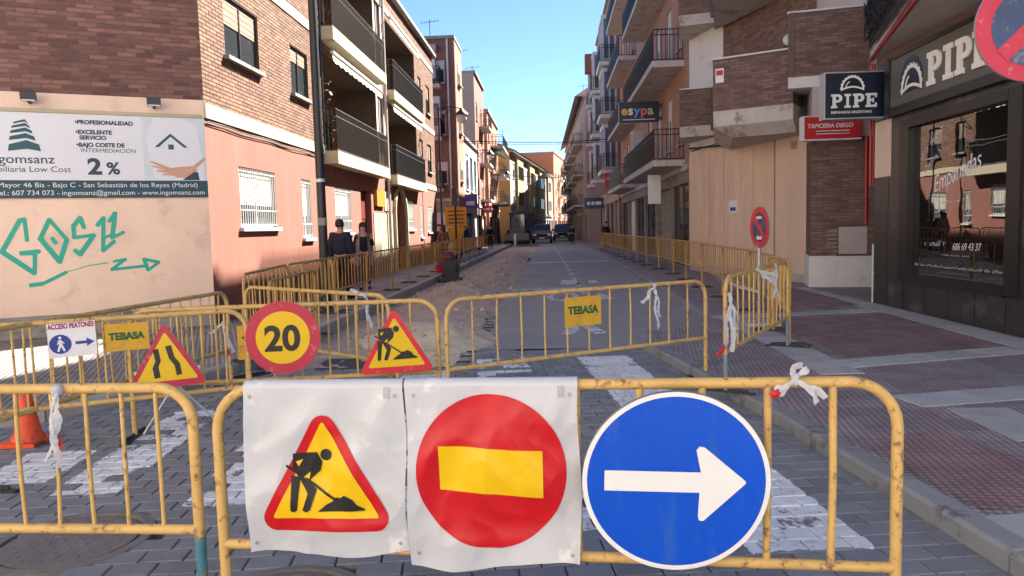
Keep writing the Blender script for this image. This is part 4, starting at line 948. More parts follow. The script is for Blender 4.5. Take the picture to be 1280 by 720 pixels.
b = MB(); b.prism([(8.2, 13.76), (18, 13.76), (18, 21), (8.2, 21)], -.1, 18.6); build('sun_block_wing', b, 'bt_brown', UB)  # unseen wing added to block sun leaking onto the front paving
b = MB(); b.prism([(6.3, 17.6), (4.6, 24.15), (18, 24.15), (18, 16.3), (6.9, 16.9)], 3.6, 15.2); build('core', b, 'plaster_mauve', UB)
b = MB(); b.prism([(5.9, 17.0), (4.3, 24.2), (18.1, 24.2), (18.1, 16.2)], 15.4, 15.6); build('roof', b, 'cement', UB)
b = MB()
for j in range(3):
    p = [F2.p(.3+6.0*k/8, 3.86+.03*j+(.05*math.sin(k*1.7+j)), .10+.03*j) for k in range(9)]; b.tube(p, .02, 5)
build('cables', b, 'cable', UB)
b = MB(); b.tube([F2.p(4.9, .1, .04), F2.p(4.9, 3.7, .04)], .018, 6); build('conduit', b, 'beige_far', UB)
b = MB(); b.fbox(F2, 5.6, 5.85, 3.35, 3.55, .02, .035); build('vent', b, 'beige_far', UB)
b = MB(); b.fbox(F2, .02, W2-.02, .02, .30, .02, .035); build('skirting', b, 'plaster_mauve', UB)
# red upholstery shop sign
FT = Fr((5.52, 16.62), n=(-.03, -1)); TS = thing('shop_sign', 'red upholstery shop sign box on the brown brick pier', 'sign', (6.1, 16.7, 3.36))
b = MB(); b.fbox(FT, 0, 1.2, 3.36, 3.84, -.25, 0); build('box', b, 'tap_red', TS); b = MB(); b.fbox(FT, -.03, 0, 3.34, 3.86, -.26, .01); b.fbox(FT, 0, 1.2, 3.33, 3.36, -.26, .01); b.fbox(FT, 0, 1.2, 3.84, 3.86, -.26, .01); build('frame', b, 'sign_white', TS)
text('TAPICERIA DIEGO', .125, 'sign_white', FT, .06, 3.60, 0, TS, bold=.003, sx=.95, shear=.2)
b = MB()
for z in (3.52, 3.46): b.fbox(FT, .25, .95, z, z+.018, 0, .003)
build('small_print', b, 'sign_white', TS)

# ================================================================== generic street buildings
def street_building(name, label, F, W, H, depth, wall, floors, cols, fm='alu_white', gm='glass', blind=.4, slabs=None, rail='black_iron', roof='cement', ground=None, gh=3.4, side=None, eave=.15, bays=(), mull=1, sill=True, door=True, blm='blind', shop=False):
    loc = F.p(W/2, 0, -depth/2); T = thing(name, label, 'building', (loc.x, loc.y, 0))
    holes = [(c[0], c[1], f[0], f[1]) for f in floors for c in cols]
    b = MB(); panel(b, F, 0, W, gh, H, holes); build('wall', b, wall, T)
    n = max(2, int(W/3.4)); gw = W/n; gm_ = .18 if shop else .35; gholes = [(k*gw+gm_, (k+1)*gw-gm_, .15, gh-(.5 if shop else .75)) for k in range(n)]
    b = MB(); panel(b, F, 0, W, -.1, gh, gholes, depth=.25); build('ground_floor_wall', b, ground or wall, T)
    for k, (u0, u1, v0, v1) in enumerate(gholes):
        if k % 3 == 1: b = MB(); b.fbox(F, u0, u1, v0, v1, -.25, -.2); build('shutter', b, ('cement', 'blind', 'door_maroon')[k % 3 if k % 2 else 0], T)
        else: window(T, F, u0, v0, u1-u0, v1-v0, -.15, 'frame_dark', gm, mull=1, sill=False)
    b = MB(); b.fbox(F, 0, W, gh-.12, gh+.06, -.02, .08); build('string_course', b, 'slab_conc', T)
    for (u0, u1, v0, v1) in holes: window(T, F, u0, v0, u1-u0, v1-v0, -.08, fm, gm, blind=blind if random.random() < .8 else .15, mull=mull, sill=sill, bm_=blm)
    b = MB(); b.quad(F.p(0, -.1), F.p(0, H), F.p(0, H, -depth), F.p(0, -.1, -depth)); b.quad(F.p(W, -.1), F.p(W, -.1, -depth), F.p(W, H, -depth), F.p(W, H)); b.quad(F.p(0, -.1, -depth), F.p(0, H, -depth), F.p(W, H, -depth), F.p(W, -.1, -depth))
    build('side_wall', b, side or wall, T)
    b = MB(); b.fbox(F, -eave*.3, W+eave*.3, H, H+.18, -depth-.1, eave); build('roof', b, roof, T)
    for (u0, u1, v, dp) in (slabs or ()):
        b = MB(); b.fbox(F, u0, u1, v-.2, v, -.02, dp); build('balcony_slab', b, 'slab_conc', T)
        railing(T, F, u0+.04, u1-.04, v+.05, v+1.02, dp-.05, rail, .13, dp-.1, r=.014)
    return T

# building with the projecting electronics shop sign
FS = Fr((4.46, 47.8), n=(-1, 0))
ES = street_building('brick_building', 'pinkish brick building with long railed balconies behind the coloured shop sign', FS, 23.5, 15.2, 9, 'bt_pinkish', [(4.3, 6.2), (7.5, 9.4), (10.7, 12.6)], [(1.2, 2.2), (4, 5), (7, 8.2), (10, 11.2), (13.5, 14.6), (16.2, 17.3), (19, 20.1), (21.4, 22.3)],
    slabs=[(12.5, 22.7, v, 1.06) for v in (3.72, 6.96, 10.2, 13.4)]+[(1.0, 9.0, v, .9) for v in (3.72, 6.96, 10.2, 13.4)], ground='cement', gh=3.45, side='bt_pinkish', shop=True)
b = MB(); b.fbox(FS, 10.6, 11.5, 5.2, 6.1, .0, .5); build('air_conditioner', b, 'alu_white', ES)
b = MB()
for k in range(7): b.fbox(FS, 10.7, 11.4, 5.28+.11*k, 5.33+.11*k, .5, .515)
build('air_conditioner_grille', b, 'cement', ES)
FY = Fr((2.75, 30.0), n=(0, -1)); YS_ = thing('projecting_sign', 'dark projecting sign with multicoloured lettering on the pinkish brick building', 'sign', (3.5, 30.1, 5.6))
b = MB(); b.fbox(FY, 0, 1.58, 5.66, 6.45, -.25, 0); build('box', b, 'navy_box', YS_)
for ch, m_, u in (('e', 'es_o', .09), ('s', 'sign_white', .36), ('y', 'es_b', .60), ('p', 'es_r', .85), ('a', 'es_g', 1.13)): text(ch, .50, m_, FY, u, 5.95, 0, YS_, bold=.016)
b = MB(); b.fbox(FY, .15, 1.42, 5.74, 5.77, 0, .004); build('small_print', b, 'sign_white', YS_); b = MB(); b.box(4.3, 4.5, 30.05, 30.15, 5.75, 5.85); b.box(4.3, 4.5, 30.05, 30.15, 6.25, 6.35); build('bracket', b, 'dark_steel', YS_)

# taller building with glazed bays
FN = Fr((4.35, 68), n=(-1, 0))
RN = street_building('bay_window_building', 'tall red brick building with stacked white glazed bays and balconies', FN, 19.8, 17.6, 9, 'bt_red', [(5.5, 7.2), (8.9, 10.6), (12.3, 14.0)], [(2, 3), (5.2, 6.2), (9.5, 10.5), (12.8, 13.8)], ground='wall_pale', gh=4.0)
for u0, u1 in ((15.8, 19.3), (7.0, 9.2), (.6, 2.4)):
    for z in (5.2, 8.76, 12.1):
        b = MB(); b.fbox(FN, u0, u1, z-.25, z, 0, 1.1); build('bay_slab', b, 'white_paint', RN)
        b = MB(); b.fbox(FN, u0+.15, u1-.15, z, z+.2, 0, .9)
        for q in (u0+.15, (u0+u1)/2-.06, u1-.27): b.fbox(FN, q, q+.12, z+.2, z+2.7, .78, .9)
        for q in (u0+.15, u1-.27): b.fbox(FN, q, q+.12, z+.2, z+2.7, 0, .12); b.fbox(FN, q, q+.12, z+.2, z+2.7, .4, .5)
        b.fbox(FN, u0+.15, u1-.15, z+2.7, z+2.95, 0, .92); build('glazed_bay', b, 'alu_white', RN)
        b = MB(); b.fbox(FN, u0+.2, u1-.2, z+.2, z+2.7, 0, .85); build('bay_glass', b, 'glass_blue', RN)
        railing(RN, FN, u0+.05, u1-.05, z+.03, z+1.05, 1.05, 'black_iron', .14, 1.0, r=.014)
b = MB(); b.fbox(FN, 3.6, 4.6, 14.4, 15.9, 0, 1.3); build('roof_bay', b, 'bt_red', RN)
# far building on the right with terraces
FF = Fr((2.4, 121), u=(.85, -51)); FW = math.hypot(.85, 51)
RF = street_building('terrace_building', 'pale pink far building with stepped white terraces on the right side', FF, FW, 13.4, 9, 'wall_pale', [(4.2, 5.6), (7.2, 8.6), (10.2, 11.6)], [(4+6*k, 5.6+6*k) for k in range(8)], slabs=[(2+12*k, 11+12*k, v, .9) for k in range(4) for v in (3.7, 6.7, 9.7)], ground='wall_pale')
b = MB(); i = 0; q = [FF.p(0, 13.58, .9), FF.p(FW, 13.58, .9), FF.p(FW, 15.2, -1.6), FF.p(0, 15.2, -1.6)]; b.poly(q); b.poly([FF.p(FW, 13.58, .9), FF.p(FW, 13.58, -8), FF.p(FW, 15.2, -1.6)]); b.poly([FF.p(0, 15.2, -1.6), FF.p(FW, 15.2, -1.6), FF.p(FW, 13.58, -9), FF.p(0, 13.58, -9)]); build('pitched_roof', b, 'slab_conc', RF)

b = MB(); b.quad((-30, -11, -.012), (30, -11, -.012), (30, .4, -.012), (-30, .4, -.012)); struct('side_street', b, 'concrete_pale', 'unseen side street behind the viewpoint, made pale to bounce sunlight')  # unseen paving, kept pale so sunlight bounces up from it
# ---- unseen buildings added behind the viewpoint to bounce sunlight into the shade
FZ = Fr((9, -11), n=(0, 1))
street_building('bounce_building', 'unseen cream building added behind the viewpoint to bounce sunlight', FZ, 24, 12.5, 9, 'wall_white', [(4.2, 5.6), (7.2, 8.6), (10, 11.3)], [(2+4.5*k, 3.4+4.5*k) for k in range(5)], ground='beige_wall')
FZ2 = Fr((-7.0, -2.5), n=(.15, 1))
street_building('bounce_corner_building', 'unseen pale corner building added by the side street to bounce sunlight', FZ2, 14, 10, 9, 'wall_white', [(4.2, 5.6), (7.2, 8.6)], [(2+4*k, 3.4+4*k) for k in range(3)], ground='beige_wall')

# ---- far left buildings
FA = Fr((-12, 44), n=(0, -1))      # end wall facing the camera, its shade painted as darker brown brick
L2 = street_building('shaded_brick_building', 'brick block, end wall painted in shaded brown, with white glazed balconies behind the pink building', FA, 6.5, 12.7, 3.4, 'bt_brown', [(4.3, 5.6), (7.2, 8.6), (10.2, 11.5)], [(.6, 1.7), (3.0, 4.0), (5.3, 5.9)], side='bt_orange', ground='cement', slabs=[(3.9, 5.7, v, .8) for v in (4.0, 7.0, 10.0)])
b = MB(); b.fbox(FA, 3.95, 5.65, 7.0, 9.3, 0, .72); build('glazed_gallery', b, 'alu_white', L2)
for q in (4.0, 4.6, 5.15): b = MB(); b.fbox(FA, q, q+.45, 7.6, 8.9, .72, .735); build('pane', b, 'glass_blue', L2)
b = MB(); b.fbox(FA, 3.0, 5.5, 11.9, 12.3, 0, .6); build('awning_box', b, 'wall_pale', L2); b = MB(); b.tube([FA.p(6.1, 3.5, .08), FA.p(6.1, 12.9, .08)], .06, 6); build('downpipe', b, 'white_paint', L2)
b = MB(); b.fbox(FA, 4.9, 5.4, 10.4, 11.5, 0, .35); build('white_cabinet', b, 'white_paint', L2)
FB = Fr((-5.5, 44), n=(1, 0)); b = MB(); b.fbox(FB, .1, 3.3, 0, 12.6, .0, .012); build('sunlit_face', b, 'bt_orange', L2)  # sunlight on the street side painted in as brighter orange brick
for z in (4.5, 7.4, 10.3): window(L2, FB, 1.1, z, 1.1, 1.2, .03, 'alu_white', 'glass', blind=.4)
FG = Fr((-5.6, 48.2), n=(1, 0))
L3 = street_building('glazed_low_building', 'low white building with a glazed front between brick blocks', FG, 9.4, 7.4, 8, 'wall_white', [(4.2, 6.6)], [(.6, 2.6), (3.2, 5.2), (5.8, 7.8)], gm='glass_blue', blind=0.01, ground='wall_pale')
FD_ = Fr((-5.8, 58), n=(1, 0))
L4 = street_building('red_brick_building', 'pale ended building with a red brick street front', FD_, 7.6, 13.6, 9, 'bt_red', [(4.2, 5.6), (7.2, 8.6), (10.2, 11.6)], [(1, 2.2), (4.6, 5.8)], side='wall_pale', slabs=[(3.6, 7, v, .8) for v in (4.0, 7.0, 10)])
FE_ = Fr((-5.6, 66.5), n=(1, 0))
L5 = street_building('orange_building', 'bright orange building with stacked balconies and green awning', FE_, 13, 12.0, 9, 'bt_orange', [(4.2, 5.6), (6.9, 8.3), (9.5, 10.9)], [(1, 2.4), (5, 6.4), (9, 10.4)], side='wall_orange', slabs=[(3.5, 11.5, v, 1.2) for v in (4.0, 6.7, 9.3)])
b = MB(); b.poly([FE_.p(3.6, 9.0, .05), FE_.p(7, 9.0, .05), FE_.p(7, 8.2, 1.3), FE_.p(3.6, 8.2, 1.3)]); build('awning', b, 'awning_green', L5)
FI = Fr((-4.5, 82), u=(4.7, 46)); IW = math.hypot(4.7, 46)
L6 = street_building('yellow_building', 'yellow and white building with a tiled roof at the bend of the street', FI, IW, 9.9, 10, 'wall_pale', [(4.2, 5.8), (7.2, 8.8)], [(2+4*k, 3.4+4*k) for k in range(11)], roof='slab_conc', ground='wall_pale', eave=.5, side='wall_yellow')
for k in range(4): b = MB(); b.fbox(FI, 4+11*k, 8.6+11*k, 3.5, 9.4, .005, .3); build('yellow_bay', b, 'wall_yellow', L6)
for k in range(4):
    for z in (4.2, 7.2): 
        for j in range(3): window(L6, FI, 4.5+11*k+1.3*j, z, 1.0, 1.5, .34, 'frame_dark', 'glass', mull=0, sill=False)
b = MB(); b.poly([FI.p(-.3, 10.1, .6), FI.p(IW+.3, 10.1, .6), FI.p(IW+.3, 12.4, -5), FI.p(-.3, 12.4, -5)]); b.poly([FI.p(-.3, 10.1, .6), FI.p(-.3, 12.4, -5), FI.p(-.3, 10.1, -10)]); b.poly([FI.p(-.3, 12.4, -5), FI.p(IW+.3, 12.4, -5), FI.p(IW+.3, 10.1, -10.5), FI.p(-.3, 10.1, -10.5)]); build('tiled_roof', b, 'roof_tile', L6)
FJ = Fr((.5, 131), u=(4.4, 35)); JW = math.hypot(4.4, 35)
L7 = street_building('far_orange_building', 'orange and white apartment block closing the street', FJ, JW, 14.5, 10, 'wall_orange', [(4.2, 5.8), (7.2, 8.8), (10.2, 11.8)], [(2+4.2*k, 3.6+4.2*k) for k in range(7)], slabs=[(6+9*k, 10+9*k, v, 1) for k in range(3) for v in (4, 7, 10)])
FK = Fr((5.0, 168), u=(9, 30)); 
L8 = street_building('far_red_building', 'dull red apartment block farthest along the street', FK, 31, 13, 10, 'wall_red', [(4.2, 5.8), (7.2, 8.8), (10.2, 11.8)], [(2+4.2*k, 3.6+4.2*k) for k in range(6)])

# ================================================================== PEDESTRIAN BARRIERS
def arc_pts(c, r, a0, a1, n, ):
    return [(c[0]+r*math.cos(a0+(a1-a0)*k/n), 0, c[1]+r*math.sin(a0+(a1-a0)*k/n)) for k in range(n+1)]
PROTO = {}
def make_barrier(L, H=1.05, zb=.42, nb=15, rt=.020, rb=.0085, rad=.16, m='yellow', leg='yellow', seg=8, zb2=None):
    """tubular barrier along +x: bent frame, bottom rail, single bars, two cross feet"""
    T = thing('pedestrian_barrier', '', 'barrier', local=True); zb2 = zb if zb2 is None else zb2
    n = 6; b = MB(); top = H-rt
    lz = .10 if leg == m else .025
    pts = [(0, 0, zb-lz)]+arc_pts((rad, top-rad), rad, math.pi, math.pi/2, n)+arc_pts((L-rad, top-rad), rad, math.pi/2, 0, n)+[(L, 0, zb2-lz)]
    b.tube(pts, rt, seg+2); build('frame', b, m, T, 40)
    b = MB(); b.tube([(0, 0, .02), (0, 0, zb-lz)], rt*1.02, seg); build('leg', b, leg, T, 40)
    b = MB(); b.tube([(L, 0, .02), (L, 0, zb2-lz)], rt*1.02, seg); build('leg', b, leg, T, 40)
    b = MB(); b.tube([(rt*.5, 0, zb), (L-rt*.5, 0, zb2)], rt*.95, seg+2); build('bottom_rail', b, m, T, 40)
    for k in range(nb):
        x = L*(k+1)/(nb+1); t = top
        if x < rad: t = top-rad+math.sqrt(max(0, rad**2-(rad-x)**2))
        if L-x < rad: t = top-rad+math.sqrt(max(0, rad**2-(rad-(L-x))**2))
        j0, j1 = random.gauss(0, .003), random.gauss(0, .004); zl = zb+(zb2-zb)*x/L; b = MB(); b.tube([(x, 0, zl), (x+j0, j1, zl+(t-zl)*.5), (x+random.gauss(0, .002), 0, t)], rb, seg-2, False); build('bar', b, m, T, 40)
    for x in (0, L):
        b = MB(); b.box(x-.025, x+.025, -.26, .26, .0, .014); b.box(x-.006, x+.006, -.2, .2, .014, .04); build('foot', b, 'dark_steel', T)
    return T
def barrier(a, c, label, z=0., proto=None, group='pedestrian barriers around the road works', **kw):
    d = Vector((c[0]-a[0], c[1]-a[1], 0)); L = d.length; key = proto
    if key and key in PROTO: T = copy_tree(PROTO[key])
    else:
        T = make_barrier(L if not key else 2.45, **kw)
        if key: PROTO[key] = T
    T.location = (a[0], a[1], z); T.rotation_euler = (random.uniform(-.012, .012) if key else 0, 0, math.atan2(d.y, d.x)); LOC[T.name] = (0, 0, 0)
    tag(T, label, 'barrier', group); return T
def plate(T, u, v, w=.42, h=.30, s=1):
    F = Fr3((0, 0, 0), (s, 0, 0), (0, 0, 1)); b = MB(); b.fbox(F, u*s if s > 0 else -u-w, (u*s if s > 0 else -u-w)+w, v, v+h, .022, .028)
    p = build('name_plate', b, 'yellow_plate', T); u0 = u*s if s > 0 else -u-w
    text('TEBASA', w*.25, 'green_letter', F, u0+w/2, v+h*.42, .028, p, align='CENTER', bold=.004, sx=.95)
FRB = barrier((-1.32, 2.765), (1.24, 2.71), 'front yellow barrier carrying the two plastic sheets and the blue arrow sign', nb=10, rt=.021, rb=.0145, rad=.17, zb=.405, zb2=.33, seg=14)
FLB = barrier((-3.9, 2.84), (-1.425, 2.78), 'rusty yellow barrier cut off by the left edge with a teal painted leg', nb=16, rt=.021, rb=.0085, rad=.14, zb=.455, seg=14, leg='teal_paint')
B1 = barrier((-4.75, 4.42), (-2.42, 5.66), 'yellow barrier holding the pedestrian access notice and an ochre name plate', zb=.42, rad=.16, seg=10)
B2_ = barrier((-3.42, 5.72), (-.98, 6.14), 'yellow barrier behind the round 20 sign and the works triangle', zb=.42, rad=.17, nb=10, seg=10)
BC_ = barrier((-3.74, 4.50), (-3.40, 7.5), 'yellow barrier standing along the left kerb under the graffiti', zb=.42, seg=8, z=0, nb=18)
BD = barrier((-3.48, 8.15), (-1.5, 6.62), 'yellow barrier lying diagonally behind the works triangle', zb=.42, seg=8)
BF = barrier((-.90, 6.10), (1.55, 7.62), 'yellow barrier across the road with an ochre name plate in the middle', zb=.44, nb=11, rad=.16, seg=10)
BG = barrier((1.52, 6.62), (2.80, 8.98), 'yellow barrier with a blue grey leg on the mauve pavement', z=.1, zb=.36, nb=12, seg=10, leg='grey_leg')
plate(B1, 1.66, .79, .28, .20); plate(BF, 1.16, .70, .40, .27); plate(B2_, .85, .60, .40, .28)
row = [(-3.62, 8.45), (-3.98, 10.9), (-4.02, 13.4), (-4.05, 15.9), (-4.05, 18.4)]
ORD = ['first', 'second', 'third', 'fourth', 'fifth', 'sixth', 'seventh', 'eighth', 'ninth', 'tenth', 'eleventh', 'twelfth', 'thirteenth', 'fourteenth', 'fifteenth', 'sixteenth']
for k in range(15):
    a = row[k] if k < 5 else (-4.06-.01*k, 18.4+2.5*(k-4)); c = row[k+1] if k < 4 else (-4.07-.01*k, 18.4+2.5*(k-3))
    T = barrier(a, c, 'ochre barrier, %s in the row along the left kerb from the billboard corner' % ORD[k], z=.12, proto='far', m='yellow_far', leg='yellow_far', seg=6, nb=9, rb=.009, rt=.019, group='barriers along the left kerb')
for k in range(2): barrier((-3.55-.35*k, 9.0+2.3*k), (-3.75-.3*k, 11.3+2.3*k), ['second line barrier behind the diagonal one near the lamp pole', 'second line barrier in front of the man in navy'][k], z=.0 if k == 0 else .12, proto='far')
rrow = [(3.02, 10.3), (3.32, 12.7), (3.42, 15.1), (3.50, 17.6), (3.56, 20), (3.62, 22.5), (3.55, 25), (3.45, 27.5), (3.4, 30), (3.3, 32.5), (3.25, 35), (3.2, 37.5), (3.15, 40), (3.1, 42.5), (3.05, 45), (3.0, 47.5)]
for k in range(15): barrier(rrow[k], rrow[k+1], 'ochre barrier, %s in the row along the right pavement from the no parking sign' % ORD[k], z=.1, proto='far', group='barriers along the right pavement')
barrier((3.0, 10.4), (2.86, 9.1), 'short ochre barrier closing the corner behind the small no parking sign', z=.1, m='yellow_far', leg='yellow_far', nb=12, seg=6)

# ================================================================== SIGNS
def rounded_tri(s, r, cx=0, cy=0, n=6, taper=1.):
    """equilateral-ish triangle, side s, corner radius r, base at cy"""
    h = s*.866; V = [Vector((cx-s/2, cy)), Vector((cx+s/2, cy)), Vector((cx, cy+h))]; out = []
    for i in range(3):
        p = V[i]; a = (V[i-1]-p).normalized(); c = (V[(i+1) % 3]-p).normalized(); d = r/math.tan(math.acos(a.dot(c))/2); bis = (a+c).normalized(); ce = p+bis*(r/math.sin(math.acos(a.dot(c))/2))
        s0 = (p+a*d)-ce; s1 = (p+c*d)-ce; a0 = math.atan2(s0.y, s0.x); a1 = math.atan2(s1.y, s1.x); da = (a1-a0+math.pi) % (2*math.pi)-math.pi
        for k in range(n+1): t = a0+da*k/n; out.append((ce.x+r*math.cos(t), ce.y+r*math.sin(t)))
    return out
def circle(cx, cy, r, n=48): return [(cx+r*math.cos(2*math.pi*k/n), cy+r*math.sin(2*math.pi*k/n)) for k in range(n)]
# digging worker, drawn in a 455 wide triangle whose lower left corner is at (85, 575) (y down)
WK = dict(torso=[(215, 320), (292, 317), (307, 350), (300, 378), (262, 412), (234, 405), (212, 372)], leg1=[(206, 392), (236, 398), (228, 450), (221, 508), (210, 513), (200, 508), (204, 450)], leg2=[(230, 396), (262, 408), (286, 440), (263, 506), (250, 514), (238, 507), (258, 450)],
    shovel=[(194, 356), (346, 468), (341, 475), (190, 363)], pile=[(288, 511), (316, 488), (336, 478), (348, 464), (362, 466), (374, 457), (392, 464), (404, 472), (416, 490), (438, 502), (440, 508)], gap1=[(224, 346), (247, 339), (232, 363)], gap2=[(246, 399), (268, 381), (264, 404)])
def wk_pts(key, s): return [((x-312.5)/455*s, (575-y)/455*s) for x, y in WK[key]]
def sub_poly(pts, k=2):
    o = []
    for i in range(len(pts)):
        a, c = pts[i], pts[(i+1) % len(pts)]
        for j in range(k): o.append((a[0]+(c[0]-a[0])*j/k, a[1]+(c[1]-a[1])*j/k))
    return o
def sub_len(pts, L=.007):
    o = []
    for i in range(len(pts)):
        a, c = pts[i], pts[(i+1) % len(pts)]; k = max(1, math.ceil(math.hypot(c[0]-a[0], c[1]-a[1])/L))
        for j in range(k): o.append((a[0]+(c[0]-a[0])*j/k, a[1]+(c[1]-a[1])*j/k))
    return o
class Surf:
    """wrinkled sheet surface: maps (u,v,d) to space through a displacement"""
    def __init__(s, F, fn): s.F = F; s.fn = fn
    def p(s, u, v, d=0): return s.F.p(u, v, d+s.fn(u, v))
def ring_patch(mb, S, pts, c, d, rings=6):
    """star shaped outline filled with rings so that it follows the surface"""
    n = len(pts); base = len(mb.v); mb.v.append(tuple(S.p(c[0], c[1], d)))
    for r in range(1, rings+1):
        for (x, y) in pts: mb.v.append(tuple(S.p(c[0]+(x-c[0])*r/rings, c[1]+(y-c[1])*r/rings, d)))
    for k in range(n): mb.face((base, base+1+k, base+1+(k+1) % n))
    for r in range(rings-1):
        for k in range(n): a = base+1+r*n; mb.face((a+k, a+n+k, a+n+(k+1) % n, a+(k+1) % n))
def metal_sign(name, label, F, outline, mback='sign_back', cat='sign', th=.018, edge=None):
    T = thing(name, label, cat, tuple(F.o)); b = MB(); b.fprism(F, outline, -th, 0); build('plate', b, edge or mback, T); return T
def layer(T, F, pts, d, m, name): b = MB(); b.fprism(F, pts, d-.001, d); return build(name, b, m, T)
def on_line(a, c, x, z, out):  # frame standing on the line a-c at share x, offset towards the camera
    d = Vector((c[0]-a[0], c[1]-a[1], 0)).normalized(); n = Vector((d.y, -d.x, 0)); p = Vector((a[0], a[1], 0)).lerp(Vector((c[0], c[1], 0)), x)+n*out
    return p+Vector((0, 0, z)), d, n
def worker(T, F, s, du, dv, d, name='worker_figure'):
    b = MB()
    for k, key in enumerate(('torso', 'leg1', 'leg2', 'shovel', 'pile')): b.fprism(F, [(u+du, v+dv) for u, v in wk_pts(key, s)][::-1], d-.001, d+.0004*k)
    b.fprism(F, [(u+du, v+dv) for u, v in circle((320-312.5)/455*s, (575-326)/455*s, 19/455*s, 20)], d-.001, d+.0003)
    o = build(name, b, 'print_black', T)
    b = MB()
    for key in ('gap1', 'gap2'): b.fprism(F, [(u+du, v+dv) for u, v in wk_pts(key, s)][::-1], d, d+.0028)
    build('figure_gap', b, 'print_yellow', o)
def tilted(p, d, roll=0., lean=0.):
    n = Vector((d.y, -d.x, 0)); up = Vector((0, 0, 1)); v = (up*math.cos(lean)-n*math.sin(lean)).normalized()
    u2 = d*math.cos(roll)+v*math.sin(roll); v2 = v*math.cos(roll)-d*math.sin(roll); return Fr3(p, u2, v2)
# road narrows triangle
p = Vector((-2.87, 5.27, .505)); F = tilted(p, Vector((.90, .43, 0)).normalized(), R(1), R(4)); F.u = F.u*.9; F.vv = F.vv*.9
T = metal_sign('warning_sign', 'triangular road narrows sign hanging on the barrier below the graffiti', F, rounded_tri(.62, .03)); layer(T, F, rounded_tri(.62, .03), .002, 'sign_red_old', 'border'); layer(T, F, rounded_tri(.47, .012, 0, .052), .004, 'print_yellow', 'field')
sc = .62/390
for k, q in enumerate(([(815, 410), (843, 405), (852, 470), (838, 500), (845, 555), (815, 560), (808, 505), (825, 470)], [(878, 398), (908, 393), (920, 455), (945, 490), (952, 548), (925, 553), (918, 500), (892, 460)])):
    layer(T, F, [((x-880)*sc*.95, (590-y)*sc*1.0+.03) for x, y in q][::-1], .006, 'print_black', 'lane_line')
b = MB(); b.fbox(F, -.03, .03, .05, .35, -.05, -.018); b.fbox(F, -.25, .25, .12, .15, -.03, -.018); build('bracket', b, 'galv', T)
b = MB(); b.tube([F.p(.05, .02, -.03), F.p(-.22, -.38, -.10)], .008, 6); b.tube([F.p(.05, .02, -.03), F.p(.33, -.32, -.05)], .008, 6); build('stay', b, 'galv', T)
# 20 sign
p = Vector((-2.14, 5.68, .80)); F = tilted(p, Vector((.985, .17, 0)).normalized(), 0, R(2))
T = metal_sign('speed_limit_sign', 'round yellow 20 speed limit sign with a faded red rim on the barrier', F, circle(0, 0, .288)); layer(T, F, circle(0, 0, .288), .002, 'sign_red_old', 'rim'); layer(T, F, circle(0, 0, .208), .004, 'print_yellow', 'field')
text('20', .275, 'print_black', F, -.005, -.098, .004, T, name='numeral', align='CENTER', bold=.009, sx=1.0)
# works triangle (mid)
p = Vector((-1.29, 5.92, .46)); F = tilted(p, Vector((.985, .17, 0)).normalized(), R(1.5), R(3))
T = metal_sign('works_sign', 'triangular road works sign with a digging worker at the end of the barrier', F, rounded_tri(.62, .03)); layer(T, F, rounded_tri(.62, .03), .002, 'sign_red', 'border'); layer(T, F, rounded_tri(.47, .012, 0, .05), .004, 'print_yellow', 'field'); worker(T, F, .62, 0, .02, .006)
b = MB(); b.tube([F.p(0, .1, -.04), F.p(0, -.45, -.04)], .016, 8); build('post', b, 'yellow', T)
# pedestrian access notice
p = Vector((-3.43, 5.05, .765)); F = tilted(p, Vector((.883, .47, 0)).normalized(), R(1.5)); F.u = F.u*.88; F.vv = F.vv*.88
T = thing('access_notice', 'white pedestrian access notice with a blue walking figure and arrow', 'notice', tuple(p)); b = MB(); b.fbox(F, -.17, .17, .02, .30, 0, .004); build('board', b, 'sign_white', T)
text('ACCESO PEATONES', .058, 'paper_red', F, 0, .255, .004, T, align='CENTER', bold=.0022, sx=.62)
layer(T, F, circle(-.085, .13, .078, 32), .006, 'paper_blue', 'disc')
b = MB()
b.fprism(F, circle(-.085, .182, .011, 14), .006, .007)
for q in ([(-.097, .165), (-.075, .165), (-.070, .125), (-.095, .12)], [(-.095, .125), (-.08, .12), (-.098, .070), (-.113, .074)], [(-.088, .125), (-.07, .125), (-.052, .075), (-.066, .070)], [(-.097, .163), (-.11, .13), (-.103, .127), (-.09, .15)], [(-.078, .163), (-.055, .138), (-.06, .132), (-.08, .15)]): b.fprism(F, q[::-1], .006, .0072)
build('walking_figure', b, 'sign_white', T)
b = MB(); b.fprism(F, [(.02, .118), (.10, .118), (.10, .095), (.155, .13), (.10, .165), (.10, .142), (.02, .142)], .004, .006); build('arrow', b, 'paper_blue', T)

